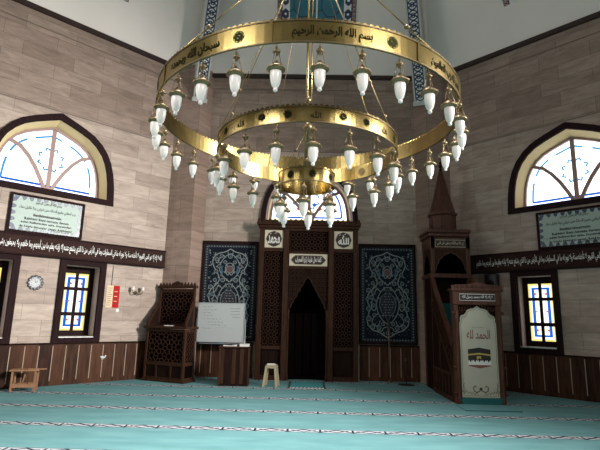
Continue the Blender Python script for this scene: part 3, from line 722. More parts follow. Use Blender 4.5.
# calligraphy tiles
for s, word, lab in ((-1, 'محمد', 'cream square with round Muhammad calligraphy'), (1, 'الله', 'cream square with round Allah calligraphy')):
    b = MB(); c = s*.885; b.box(c-.235, c+.235, FY, FY+.05, 3.22, 3.67, 'cream')
    b.poly([(c+.205*(1 if k % 2 == 0 else .93)*math.cos(k*PI/8), 3.445+.205*(1 if k % 2 == 0 else .93)*math.sin(k*PI/8)) for k in range(16)], FY-.003, 'brown_ink')
    if s > 0: write(b, '\uFDF2', c-.15, c+.15, 3.33, 3.57, FY-.006, 'paper', bold=.03, res=2)
    else: write(b, arabic('محمد'), c-.16, c+.15, 3.32, 3.55, FY-.006, 'paper', keep=False, bold=.03, res=2)
    for dx, dz in ((-.09, .12), (.04, .14), (.10, -.10), (-.10, -.11)): b.line([(c+dx-.02, 3.445+dz), (c+dx+.02, 3.445+dz+.02)], .012, FY-.006, 'paper', 0)
    o = b.obj('calligraphy_tile', t); o['label'] = lab
b = MB(); b.box(-.48, .48, FY-.005, FY+.05, 2.77, 3.07, 'cream')
pts = [(-.44, 2.92), (-.40, 2.97), (-.33, 3.035), (.33, 3.035), (.40, 2.97), (.44, 2.92), (.40, 2.87), (.33, 2.805), (-.33, 2.805), (-.40, 2.87)]
b.poly(pts, FY-.009, 'brown_ink'); write(b, arabic('كلما دخل عليها زكريا المحراب'), -.33, .33, 2.83, 3.01, FY-.012, 'paper', keep=False, bold=.02)
b.obj('calligraphy_plaque', t)
# carved spandrel with stepped niche arch
st = [(.46, 1.62), (.46, 1.72), (.415, 1.74), (.40, 1.84), (.355, 1.86), (.33, 1.97), (.28, 1.99), (.25, 2.11), (.20, 2.14), (.17, 2.26), (.115, 2.30), (.085, 2.40), (.03, 2.46), (0, 2.53)]
out = [(-x, z) for x, z in st]+st[::-1][1:]
b = MB()
bmh = bmesh.new(); lp = [(-.50, 1.62)]+out+[(.50, 1.62), (.50, 2.72), (-.50, 2.72)]
vv = [bmh.verts.new((x, 0, z)) for x, z in lp]; bmh.faces.new(vv); bmesh.ops.triangulate(bmh, faces=bmh.faces[:]); bmh.verts.index_update()
tri = [[v.index for v in f.verts] for f in bmh.faces]; bmh.free()
b.add([(x, FY+.02, z) for x, z in lp], tri, 'wood_dark'); loft(b, out, FY+.02, out, FY+.14, 'wood_dark')
b.line(out, .022, FY+.005, 'wood', .02)
for s in (-1, 1):   # vegetal carving
    for k in range(7):
        z = 1.95+k*.115; xmin = .5-(.5-.03)*min(1, max(.12, (z-1.7)/.75))
        for x in [q for q in (.43, .33, .23, .13, .05) if q > xmin+.03]: b.line([(s*x+.035*math.cos(a*PI/3), z+.04*math.sin(a*PI/3)) for a in range(6)], .012, FY+.008, 'wood', .01, closed=True)
b.box(-.50, -.46, FY, FY+.10, 0, 1.62, 'wood_dark'); b.box(.46, .50, FY, FY+.10, 0, 1.62, 'wood_dark')
b.obj('niche_arch', t)
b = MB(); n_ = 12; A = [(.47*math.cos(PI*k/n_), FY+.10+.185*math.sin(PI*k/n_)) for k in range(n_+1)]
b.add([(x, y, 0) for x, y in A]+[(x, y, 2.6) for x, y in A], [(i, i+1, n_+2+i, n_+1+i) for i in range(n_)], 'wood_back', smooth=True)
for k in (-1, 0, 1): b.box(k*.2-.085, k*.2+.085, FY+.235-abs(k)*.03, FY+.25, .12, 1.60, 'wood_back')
b.obj('niche_interior', t)
b = MB(); b.box(-1.28, 1.28, FY-.06, 0, 3.72, 3.80, 'wood', bev=.015); b.box(-1.32, 1.32, FY-.10, 0, 3.80, 3.84, 'wood', bev=.01)
for i in range(20):
    x = -1.27+i*2.54/19
    b.poly([(x-.055, 3.84), (x+.055, 3.84), (x+.055, 3.88), (x+.03, 3.90), (x+.03, 3.94), (x, 3.97), (x-.03, 3.94), (x-.03, 3.90), (x-.055, 3.88)], FY-.07, 'wood', th=.04)
b.obj('cornice', t)
for s in (-1, 1):    # slender colonnettes
    b = MB(); b.lathe([(.035, 0), (.035, .1), (.022, .14), (.022, 1.45), (.035, 1.5), (.022, 1.54), (.04, 1.62), (.04, 1.68)], 'wood', 12, Matrix.Translation((s*.475, FY-.02, 0))); b.obj('colonnette', t)
# little gilt lantern hanging in the niche
t = thing('hanging_lantern', 'small gilt lantern hanging in the top of the dark prayer niche', 'lantern', (.03, 11.80, 2.05))
b = MB(); b.lathe([(.0, 0), (.03, .01), (.045, .05), (.045, .20), (.06, .22), (.03, .28), (.012, .33)], 'brass', 8); b.obj('body', t)
b = MB(); b.tube([(0, 0, .33), (0, 0, .42)], .006, 'brass_dull', 5); b.obj('chain', t)
b = MB(); b.lathe([(.034, .06), (.048, .065), (.048, .185), (.034, .19)], 'cream', 8); b.obj('pane', t)

# ------------------------------------------------------------------ preaching chair (kursu)
t = thing('preaching_chair', 'tall carved dark wooden preaching chair with lattice front by the left pilaster', 'carved chair', (-3.22, 10.92, 0), math.atan2(-.40, 1.0))
W = .585
b = MB()
for x in (-W+.03, W-.09): b.box(x, x+.06, 0, .07, 0, 1.16, 'wood', bev=.008)
for z0_, z1_ in ((0, .10), (.36, .44), (1.10, 1.16)): b.box(-W+.09, W-.09, .005, .06, z0_, z1_, 'wood')
b.box(-.22, -.18, .005, .06, .10, .36, 'wood'); b.box(.18, .22, .005, .06, .10, .36, 'wood')
for x in (-W+.03, W-.09): b.box(x, x+.06, .36, .42, 0, 1.16, 'wood', bev=.008)
for x in (-W+.04, W-.07):
    for z0_, z1_ in ((.0, .10), (.36, .44), (1.10, 1.16)): b.box(x, x+.03, .07, .36, z0_, z1_, 'wood')
b.box(-W-.02, W+.02, -.02, .43, -0.0, .05, 'wood', bev=.01)
b.obj('body_frame', t)
b = MB(); b.box(-W+.09, W-.09, .035, .05, .44, 1.10, 'wood_back'); girih(b, -W+.10, W-.10, .45, 1.09, .22, .016, .018, 'wood'); b.obj('front_lattice', t)
for s in (-1, 1):
    b = MB(); xs = s*(W-.055); x0, x1 = sorted((xs-.006, xs+.006)); b.box(x0, x1, .07, .36, .05, 1.10, 'wood_back')
    for i in range(3):
        for k in range(6):
            b.bar((xs+s*.014, .075+i*.095, .46+k*.107), (xs+s*.014, .17+i*.095, .46+(k+1)*.107), .014, .01, 'wood', (1, 0, 0)); b.bar((xs+s*.014, .17+i*.095, .46+k*.107), (xs+s*.014, .075+i*.095, .46+(k+1)*.107), .014, .01, 'wood', (1, 0, 0))
    b.obj('side_lattice', t)
b = MB(); b.box(-W+.09, W-.09, .03, .05, .10, .36, 'wood_dark'); b.obj('lower_panel', t)
b = MB(); b.box(-W-.03, W+.03, -.05, .43, 1.17, 1.23, 'wood', bev=.012); b.obj('ledge', t)
b = MB(); b.box(-.10, .10, .03, .16, 1.232, 1.25, 'paper', Matrix.Rotation(.15, 4, 'Z')); b.poly([(-.08, 1.2505), (.08, 1.2505)], 0, 'paper') if 0 else None
o = b.obj('open_booklet'); tag(o, 'small pale booklet lying on the ledge of the carved preaching chair', 'booklet'); o.location = (-3.22+.03, 10.92, 0); o.rotation_euler = (0, 0, math.atan2(-.40, 1.0))
b = MB()
for x in (-.55, .42): b.box(x, x+.06, .36, .42, 1.22, 2.14, 'wood', bev=.008)
b.box(-.49, .42, .37, .41, 2.02, 2.10, 'wood'); b.box(-.49, .42, .37, .41, 1.23, 1.29, 'wood')
b.obj('backrest_frame', t)
b = MB(); b.box(-.49, .42, .395, .405, 1.29, 2.02, 'wood_back'); girih(b, -.48, .41, 1.30, 2.01, .20, .016, .375, 'wood'); b.obj('backrest_lattice', t)
b = MB(); b.box(-.59, .52, .33, .44, 2.12, 2.18, 'wood', bev=.01)
for i in range(12):
    x = -.53+i*.0905; b.poly([(x-.03, 2.18), (x+.03, 2.18), (x+.03, 2.21), (x+.014, 2.22), (x, 2.26), (x-.014, 2.22), (x-.03, 2.21)], .345, 'wood', th=.03)
b.poly([(-.15, 2.20), (.09, 2.20), (.07, 2.25), (-.03, 2.29), (-.13, 2.25)], .34, 'wood', th=.04)
b.obj('crest', t)
for s in (-1, 1):
    b = MB(); xa = s*(W-.05); xb = -.52 if s < 0 else .45
    b.bar((xa, .02, 1.30), (xb, .38, 1.80), .05, .05, 'wood', (1, 0, 0)); b.box(min(xa-.025, xa+.025), xa+.025, 0, .05, 1.23, 1.32, 'wood')
    vs_ = [(xa, .04, 1.235), (xb, .38, 1.235), (xb, .38, 1.78), (xa, .04, 1.30)]; b.add(vs_+[(p[0]+.012, p[1], p[2]) for p in vs_], [(0, 1, 2, 3), (4, 5, 6, 7), (0, 1, 5, 4), (1, 2, 6, 5), (2, 3, 7, 6), (3, 0, 4, 7)], 'wood_dark'); b.obj('armrest', t)

# ------------------------------------------------------------------ whiteboard on stand
t = thing('whiteboard', 'white writing board on a metal stand in front of the left tile panel', 'whiteboard', (-2.08, 11.62, 0), .0)
b = MB(); b.box(-.565, .565, 0, .02, .87, 1.79, 'board'); 
rnd = random.Random(5)
def scrawl(x0, x1, z, amp=.012):
    x = x0; pts = []
    while x < x1: pts.append((x, z+rnd.uniform(-amp, amp)+(x-x0)*-.012)); x += rnd.uniform(.008, .02)
    if len(pts) > 1: b.line(pts, .006, -.002, 'black_ink', 0)
for i, z in enumerate((1.70, 1.63, 1.56, 1.49, 1.41, 1.34, 1.27, 1.19)):
    x = -.50 if i < 5 else (-.36, -.30, -.47)[i-5]
    scrawl(x-.0, x+.02, z); e = x+(.30, .34, .26, .24, .50, .38, .46, .20)[i]; q = x+.05
    while q < e: w_ = rnd.uniform(.04, .09); scrawl(q, q+w_, z); q += w_+.025
    if i < 4: scrawl(.20+.02*i, .46, z-.03, .010)
b.line([(-.10, 1.20), (.1, 1.22), (.3, 1.17)], .012, -.002, 'steel', 0)
b.obj('writing_surface', t)
b = MB(); ringslab(b, rect(-.58, .58, .855, 1.805), rect(-.56, .56, .875, 1.785), -.008, .025, 'steel'); b.obj('board_frame', t)
for s in (-1, 1): b = MB(); b.tube([(s*.60, .02, .04), (s*.60, .02, 1.42)], .013, 'steel', 8); b.tube([(s*.60, -.22, .03), (s*.60, .02, .06), (s*.60, .24, .03)], .014, 'steel', 8); b.obj('upright', t)
b = MB(); b.tube([(-.60, .02, .80), (.60, .02, .80)], .012, 'blackm', 8); b.box(-.50, .50, -.05, .02, .825, .835, 'steel'); b.obj('tray', t)
b = MB(); b.box(-.06, .06, -.045, -.01, .8355, .86, 'tile_blue', bev=.004); tag(place(b.obj('board_eraser'), (-2.08, 11.62, 0)), 'blue eraser lying on the tray under the whiteboard', 'eraser')

# wooden lectern chest with books
t = thing('lectern', 'low dark striped wooden lectern standing in front of the whiteboard', 'lectern', (-1.575, 10.74, 0), .06)
b = MB()
cols = [(-.30+i*.0857) for i in range(8)]
for i in range(7): b.box(cols[i]+.002, cols[i+1]-.002, -.165, -.15, .05, .80, ('wood', 'wood_dark', 'wood_dark', 'wood', 'wood_dark', 'wood', 'wood_dark')[i])
b.obj('front_panel', t)
for s in (-1, 1): b = MB(); x0, x1 = sorted((s*.30, s*.335)); b.box(x0, x1, -.18, .19, 0, .80, 'wood', bev=.006); b.obj('side_panel', t)
b = MB(); b.box(-.30, .30, -.15, .18, .04, .08, 'wood_dark'); b.box(-.30, .30, .16, .18, .05, .80, 'wood_dark'); b.box(-.33, .33, -.175, -.15, 0, .05, 'wood_dark'); b.obj('base', t)
b = MB(); b.box(-.345, .345, -.20, .20, .80, .83, 'wood', bev=.008); b.obj('top', t)
# open book and closed book
t = thing('open_book', 'open book with white pages lying on the left of the striped lectern', 'book', (-1.66, 10.70, .832), .15)
b = MB(); b.hexa([(-.17, -.09, 0), (0, -.09, 0), (0, .09, 0), (-.17, .09, 0), (-.17, -.09, .022), (0, -.09, .010), (0, .09, .010), (-.17, .09, .022)], 'paper'); b.hexa([(0, -.09, 0), (.13, -.09, 0), (.13, .09, 0), (0, .09, 0), (0, -.09, .010), (.13, -.09, .034), (.13, .09, .034), (0, .09, .010)], 'paper'); b.obj('pages', t)
b = MB(); b.box(-.18, .14, -.1, .1, -.001, .003, 'wood_dark'); b.obj('cover', t)
t = thing('closed_book', 'closed white book lying on the right of the striped lectern', 'book', (-1.36, 10.71, .832), -.05)
b = MB(); b.box(-.098, .098, -.078, .078, .006, .052, 'paper'); b.obj('pages', t); b = MB(); b.box(-.105, .105, -.085, .085, 0, .006, 'whitep'); b.box(-.105, .105, -.085, .085, .052, .058, 'whitep'); b.obj('cover', t)

# plastic stool
t = thing('plastic_stool', 'beige plastic stool standing on the carpet left of the prayer niche', 'stool', (-.74, 10.70, 0), -.12)
b = MB(); b.box(-.115, .115, -.12, .12, .425, .46, 'beige', bev=.012); b.box(-.125, .125, -.13, .13, .385, .43, 'beige', bev=.008); b.obj('seat', t)
for sx in (-1, 1):
    for sy in (-1, 1):
        b = MB(); a, c = Vector((sx*.10, sy*.105, .39)), Vector((sx*.145, sy*.145, 0)); b.bar(a, c, .045, .035, 'beige'); b.obj('leg', t)
b = MB(); b.box(-.10, .08, -.08, .08, .461, .475, 'paper', Matrix.Rotation(.2, 4, 'Z')); tag(place(b.obj('folded_paper'), (-.74, 10.70, 0), -.12), 'white folded paper lying on the beige plastic stool', 'paper')

# brass candle stand
t = thing('candle_stand', 'tall slender brass stand in front of the right tile panel', 'stand', (2.05, 11.80, 0))
b = MB(); b.lathe([(.075, 0), (.075, .015), (.03, .04), (.015, .08)], 'brass_dull', 16); b.obj('base', t)
b = MB(); b.lathe([(.015, .05), (.018, .55), (.022, .57), (.018, .59), (.022, .98), (.035, 1.0), (.03, 1.02), (.022, 1.04), (.030, 1.17), (.036, 1.24), (.042, 1.25), (.042, 1.27), (.022, 1.28)], 'brass_dull', 12); b.obj('stem', t)
b = MB(); b.lathe([(.018, 1.28), (.030, 1.32), (.028, 1.42), (.012, 1.46)], 'brown_ink', 10); b.obj('candle', t)
# low black microphone stand
t = thing('microphone_stand', 'low black microphone stand on the dark carpet right of the brass stand', 'microphone stand', (2.38, 11.45, 0))
b = MB(); b.lathe([(.20, 0), (.20, .012), (.05, .03), (.015, .04)], 'blackm', 20); b.obj('base', t)
b = MB(); b.tube([(0, 0, .03), (0, 0, .55)], .010, 'blackm', 8); b.obj('pole', t)
b = MB(); b.tube([(0, .0, .55), (-.02, -.06, .60)], .018, 'silver', 8); b.obj('microphone', t)

# prayer rug
t = thing('prayer_rug', 'teal prayer rug with patterned border in front of the prayer niche', 'rug', (.045, 10.98, 0))
b = MB(); b.box(-.41, .41, -.54, .54, .001, .008, 'carpet_plain'); b.obj('pile', t)
b = MB()
for s in (-1, 1): x0, x1 = sorted((s*.41, s*.365)); b.box(x0, x1, -.54, .54, .006, .011, 'rug_black')
b.box(-.365, .365, -.54, -.40, .006, .011, 'paper')
for i in range(9):
    x = -.33+i*.08; b.add([(x-.03, -.53, .0125), (x+.01, -.53, .0125), (x+.04, -.41, .0125), (x, -.41, .0125)], [(0, 1, 2, 3)], 'rug_black')
b.obj('border', t)

# small slatted wooden stool by left wall
t = thing('wooden_stool', 'small light wooden stool with open frame beside the left wainscot', 'stool', (-5.36, 9.26, 0), .32)
b = MB(); b.box(-.26, .24, -.15, .15, .375, .40, 'wood_pale', bev=.006); b.obj('seat', t)
b = MB(); b.box(.05, .36, -.10, -.02, .401, .418, 'wood_pale'); b.obj('slat', t)
for x in (-.22, .17):
    for y in (-.13, .10): b = MB(); b.box(x, x+.035, y, y+.03, 0, .375, 'wood_pale', bev=.004); b.obj('leg', t)
b = MB(); b.box(-.22, .205, -.127, -.103, .08, .14, 'wood_pale'); b.box(-.22, .205, .103, .127, .08, .14, 'wood_pale'); b.box(-.215, -.19, -.10, .10, .08, .14, 'wood_pale'); b.box(.175, .20, -.10, .10, .08, .14, 'wood_pale'); b.obj('stretcher', t)
b = MB(); b.bar((-.05, 0, .09), (-.0, .0, .375), .02, .02, 'wood_pale'); b.bar((.05, .03, .09), (-.02, .03, .375), .02, .02, 'wood_pale'); b.obj('brace', t)

# ------------------------------------------------------------------ minbar
MX0, MX1, MY0 = 2.80, 3.71, 9.05
mc = (MX0+MX1)/2
t = thing('minbar', 'tall carved wooden pulpit with stairs, doorway and spired tower by the right wall', 'minbar', (mc, MY0, 0))
hw = (MX1-MX0)/2
# portal
b = MB()
for s in (-1, 1):
    x0, x1 = sorted((s*hw, s*(hw-.10))); b.box(x0, x1, 0, .16, 0, 2.06, 'wood_red', bev=.012)
    xx = s*(hw-.05)
    b.lathe([(.035, 0), (.045, .04), (.03, .10), (.03, .40), (.042, .44), (.03, .48), (.028, 1.50), (.045, 1.56), (.03, 1.60), (.05, 1.70)], 'wood_red', 10, Matrix.Translation((xx, -.01, 0)))
    for z in (.16, .62, 1.62): b.lathe([(.0, 0), (.035, .01), (.03, .05), (0, .07)], 'wood_red', 8, Matrix.Translation((s*(hw+.01), -.01, z)))
b.obj('portal_post', t)
b = MB(); b.box(-hw-.01, hw+.01, -.03, .17, 1.80, 2.08, 'wood_red', bev=.01); b.box(-hw-.04, hw+.04, -.06, .19, 2.06, 2.11, 'wood_red', bev=.01)
cr = [(-hw-.03, 2.11), (-hw-.03, 2.17)]+[(-hw+.04+i*(2*hw-.08)/24, 2.17+.022*(i % 2)+.05*math.exp(-((i-12)/4)**2)) for i in range(25)]+[(hw+.03, 2.17), (hw+.03, 2.11)]
bmh = bmesh.new(); bmh.faces.new([bmh.verts.new((x, 0, z)) for x, z in cr]); bmesh.ops.triangulate(bmh, faces=bmh.faces[:]); bmh.verts.index_update(); tri = [[v.index for v in f.verts] for f in bmh.faces]; bmh.free()
b.add([(x, -.05, z) for x, z in cr]+[(x, -.01, z) for x, z in cr], tri+[[i+len(cr) for i in f] for f in tri]+[(i, i+1, len(cr)+i+1, len(cr)+i) for i in range(len(cr)-1)], 'wood_red')
for i in range(9): b.line([((i-4)*.095+.03*math.cos(a*PI/3), 2.145+.02*math.sin(a*PI/3)) for a in range(6)], .007, -.056, 'wood_dark', .004, closed=True)
b.obj('portal_header', t)
b = MB(); b.box(-.34, .34, -.036, -.028, 1.88, 2.01, 'black_ink'); b.line(rect(-.335, .335, 1.885, 2.005), .009, -.038, 'paper', .002, closed=True); write(b, arabic('لا إله إلا الله محمد رسول الله'), -.29, .29, 1.91, 1.985, -.040, 'paper', keep=False, bold=.01); b.obj('portal_inscription', t)
b = MB()
for s in (-1, 1):
    for k in range(5): b.line([(s*(.30-k*.055)+.03*math.cos(a*PI/3), 1.72+k*.012+.035*math.sin(a*PI/3)) for a in range(6)], .010, .02, 'wood_red', .02, closed=True)
b.box(-.355, .355, .045, .06, 1.55, 1.80, 'wood_dark'); b.obj('portal_fretwork', t)
# curtain
def cloth_outline():
    r = [(.345, .12), (.345, 1.46), (.325, 1.50), (.335, 1.55), (.31, 1.60), (.25, 1.62), (.215, 1.65), (.20, 1.70), (.13, 1.73), (.06, 1.74), (.03, 1.755), (0, 1.79)]
    return [(-x, z) for x, z in r]+r[::-1][1:]
co = cloth_outline()
c = MB(); bmh = bmesh.new(); bmh.faces.new([bmh.verts.new((x, 0, z)) for x, z in co]); bmesh.ops.triangulate(bmh, faces=bmh.faces[:]); bmh.verts.index_update(); tri = [[v.index for v in f.verts] for f in bmh.faces]; bmh.free()
c.add([(x, .012, z) for x, z in co]+[(x, .026, z) for x, z in co], tri+[[i+len(co) for i in f] for f in tri]+[(i, (i+1) % len(co), len(co)+(i+1) % len(co), len(co)+i) for i in range(len(co))], 'cloth')
Y = .008
c.line([(x*.93, .15+(z-.12)*.965) for x, z in co], .006, Y, 'brown_ink', 0, closed=True)
# kaaba print
c.poly([(-.21, .98), (.0, 1.015), (.21, .98), (.21, .72), (-.21, .72)], Y, 'black_ink')
c.poly([(-.21, .68), (.21, .68), (.22, .74), (-.22, .74)], Y-.001, 'tan'); c.poly([(-.20, .68), (0, .64), (.20, .68), (.20, .73), (-.20, .73)], Y-.0015, 'rose')
c.poly([(-.21, .895), (.0, .92), (.21, .895), (.21, .865), (0, .89), (-.21, .865)], Y-.002, 'gold')
c.poly([(-.05, .86), (.03, .86), (.03, .80), (-.05, .80)], Y-.002, 'gold')
for i in range(5):
    x = -.168+i*.084; c.poly([(x-.042, .70), (x+.042, .70), (x+.042, .77), (x+.025, .79), (x, .745), (x-.025, .79), (x-.042, .77)], Y-.003, 'paper'); 
    c.disc(x, .80, .025, Y-.0035, 'black_ink', 8)
write(c, arabic('الحمد لله'), -.22, .22, 1.17, 1.34, Y-.001, 'rose', keep=False, bold=.02, res=2)
write(c, arabic('بسم الله الرحمن الرحيم'), -.11, .11, 1.36, 1.41, Y-.001, 'rose', keep=False)
for s in (-1, 1):
    c.line([(s*.02, .24), (s*.08, .21), (s*.13, .24), (s*.135, .30), (s*.10, .33), (s*.085, .295)], .018, Y, 'brown_ink', 0)
    for k in range(6): a0 = k*.055; c.line([(s*(.06+a0), .155+.012*k), (s*(.09+a0), .20+.012*k), (s*(.12+a0), .16+.014*k)], .009, Y, 'brown_ink', 0)
    c.line([(s*.31, .18), (s*.29, .26), (s*.315, .32), (s*.30, .38)], .008, Y, 'brown_ink', 0)
    c.line([(s*.20, 1.60), (s*.25, 1.56), (s*.28, 1.58), (s*.27, 1.53)], .008, Y, 'rose', 0); c.line([(s*.25, .42), (s*.27, 1.0), (s*.255, 1.5)], .0035, Y, 'tan', 0)
c.disc(0, .27, .03, Y, 'brown_ink', 8)
o = c.obj('door_curtain', t); o['label'] = 'cream curtain printed with the Kaaba'
b = MB(); b.box(-hw+.02, hw-.01, -.02, .14, 0, .115, 'carpet_dark'); o = b.obj('threshold_step', t); o['label'] = 'teal carpeted threshold step'
# stairs
TY = 1.50      # tower front, local y
b = MB(); ns = 8
for i in range(ns): b.box(-hw+.06, hw-.06, .16+i*(TY+.3-.16)/ns, TY+.3, i*.235, (i+1)*.235, 'carpet_dark')
b.obj('stairs', t)
for s in (-1, 1):
    xo = s*hw; xi = s*(hw-.05); x0, x1 = sorted((xo, xi))
    b = MB()
    # lower side wall: wedge under the rail
    pts = [(.16, 0), (TY, 0), (TY, 1.90), (.16, .52)]
    b.add([(x0, y, z) for y, z in pts]+[(x1, y, z) for y, z in pts], [(0, 1, 2, 3), (4, 5, 6, 7), (0, 1, 5, 4), (1, 2, 6, 5), (2, 3, 7, 6), (3, 0, 4, 7)], 'wood_dark')
    ex = xo+s*.012
    b.bar((ex, .16, .50), (ex, TY, 1.88), .07, .03, 'wood', (1, 0, 0)); b.bar((ex, .16, .50), (ex, TY, .50), .05, .03, 'wood', (1, 0, 0)); b.bar((ex, .16, .05), (ex, TY, .05), .08, .03, 'wood', (1, 0, 0))
    for k in range(7): y = .18+k*(TY-.2)/6; b.bar((ex, y, .05), (ex, y, .50), .045, .025, 'wood', (1, 0, 0))
    b.bar((ex, .95, .50), (ex, .95, 1.33), .05, .025, 'wood', (1, 0, 0))
    b.obj('stair_side', t)
    b = MB(); xm = xo-s*.015
    b.bar((xm, .10, 1.03), (xm, TY, 2.42), .09, .075, 'wood_red', (1, 0, 0)); b.obj('handrail', t)
    b = MB()
    p4 = [(.16, .56), (TY, 1.92), (TY, 2.38), (.16, 1.02)]; xa, xb = sorted((xo-s*.02, xo-s*.035))
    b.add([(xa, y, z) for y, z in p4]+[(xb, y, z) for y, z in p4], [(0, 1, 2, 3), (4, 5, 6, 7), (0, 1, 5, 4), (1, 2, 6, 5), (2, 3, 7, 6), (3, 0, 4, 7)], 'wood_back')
    for k in range(12):
        y = .18+k*.11; z = .60+(y-.16)*1.015
        b.bar((xo, y, z), (xo, y+.10, z+.52), .014, .014, 'wood', (1, 0, 0)); b.bar((xo, y, z+.40), (xo, y+.10, z+.12), .014, .014, 'wood', (1, 0, 0))
    b.obj('balustrade', t)
# tower
ty0, ty1 = TY, TY+.78
b = MB()
for s in (-1, 1):
    for y in (ty0, ty1-.09):
        x0, x1 = sorted((s*(hw-.01), s*(hw-.10))); b.box(x0, x1, y, y+.09, 0, 3.38, 'wood_red', bev=.01)
b.obj('tower_post', t)
b = MB(); b.box(-hw-.03, hw+.0, ty0-.03, ty1+.0, 2.44, 2.54, 'wood_red', bev=.012)
for s in (-1, 1): x0, x1 = sorted((s*(hw-.03), s*(hw-.05))); b.box(x0, x1, ty0+.09, ty1-.09, 0, 2.44, 'wood_dark')
b.box(-hw+.1, hw-.1, ty1-.04, ty1-.02, 0, 3.2, 'wood_dark'); b.box(-hw+.1, hw-.1, ty0+.30, ty0+.32, 1.9, 2.44, 'wood_dark')
b.obj('tower_body', t)
# arch header, all four sides approximated by front and two sides
b = MB()
def arch_header(T):
    xw = hw-.09; st_ = [(xw, 2.54), (xw, 2.60), (xw-.04, 2.63), (xw-.05, 2.74), (xw-.09, 2.77), (xw-.11, 2.86), (xw-.17, 2.90), (xw-.22, 2.96), (0, 3.02)]
    o_ = [(-x, z) for x, z in st_]+st_[::-1][1:]; lp = [(-xw-.01, 2.54)]+o_+[(xw+.01, 2.54), (xw+.01, 3.12), (-xw-.01, 3.12)]
    bmh = bmesh.new(); bmh.faces.new([bmh.verts.new((x, 0, z)) for x, z in lp]); bmesh.ops.triangulate(bmh, faces=bmh.faces[:]); bmh.verts.index_update(); tri = [[v.index for v in f.verts] for f in bmh.faces]; bmh.free()
    b.add([(x, 0, z) for x, z in lp], tri, 'wood', T); b.add([(x, .04, z) for x, z in lp], tri, 'wood', T)
    b.line(o_, .016, -.01, 'wood_red', .02, T)
arch_header(Matrix.Translation((0, ty0+.02, 0)))
arch_header(Matrix.Translation((-hw+.02, (ty0+ty1)/2, 0)) @ Matrix.Rotation(-PI/2, 4, 'Z') @ Matrix.Scale(.83, 4, (1, 0, 0)))
arch_header(Matrix.Translation((hw-.02, (ty0+ty1)/2, 0)) @ Matrix.Rotation(PI/2, 4, 'Z') @ Matrix.Scale(.83, 4, (1, 0, 0)))
b.box(-hw+.0, hw-.0, ty0+.0, ty1, 3.10, 3.38, 'wood_red', bev=.01)
b.obj('tower_header', t)
b = MB(); b.box(-.34, .34, ty0-.012, ty0-.001, 3.14, 3.31, 'brown_ink'); b.line(rect(-.335, .335, 3.145, 3.305), .010, ty0-.014, 'cream', .002, closed=True); write(b, arabic('إن الله وملائكته يصلون على النبي'), -.30, .30, 3.17, 3.28, ty0-.016, 'cream', keep=False, bold=.01); b.obj('tower_inscription', t)
b = MB(); b.box(-hw-.05, hw-.02, ty0-.06, ty1+.0, 3.38, 3.46, 'wood_red', bev=.012); b.box(-hw-.08, hw-.0, ty0-.09, ty1+.0, 3.46, 3.54, 'wood_red', bev=.015); b.obj('tower_cornice', t)
TC = Matrix.Translation((-.035, (ty0+ty1)/2+.02, 0))
b = MB(); b.lathe([(.33, 3.54), (.33, 3.60), (.30, 3.62), (.30, 3.93), (.35, 3.95), (.35, 4.0), (.30, 4.02)], 'wood_red', 8, TC, False, PI/8)
for i in range(8): a = i*PI/4+PI/8; b.tube([(.30*math.cos(a), .30*math.sin(a), 3.60), (.30*math.cos(a), .30*math.sin(a), 3.95)], .014, 'wood_red', 6, TC)
b.obj('spire_drum', t)
b = MB(); b.lathe([(.30, 4.0), (.19, 4.38), (.10, 4.78), (.035, 5.08), (.03, 5.10)], 'wood_red', 8, TC, False, PI/8)
for i in range(8): a = i*PI/4+PI/8; b.tube([(.30*math.cos(a), .30*math.sin(a), 4.0), (.19*math.cos(a), .19*math.sin(a), 4.38), (.10*math.cos(a), .10*math.sin(a), 4.78), (.035*math.cos(a), .035*math.sin(a), 5.08)], .010, 'wood_red', 5, TC)
b.obj('spire', t)
b = MB(); b.lathe([(.03, 5.08), (.045, 5.12), (.02, 5.15), (.05, 5.20), (.02, 5.25), (.03, 5.29), (.008, 5.33), (.004, 5.42)], 'wood_dark', 10, TC); b.obj('finial', t)
b = MB(); b.box(2.74, 3.70, 8.40, 8.96, .001, .018, 'carpet_mat', bev=.004); b.box(2.74, 3.70, 8.395, 8.41, .001, .016, 'carpet_dark'); tag(b.obj('foot_mat'), 'thin plain teal mat on the floor at the foot of the pulpit curtain', 'mat')

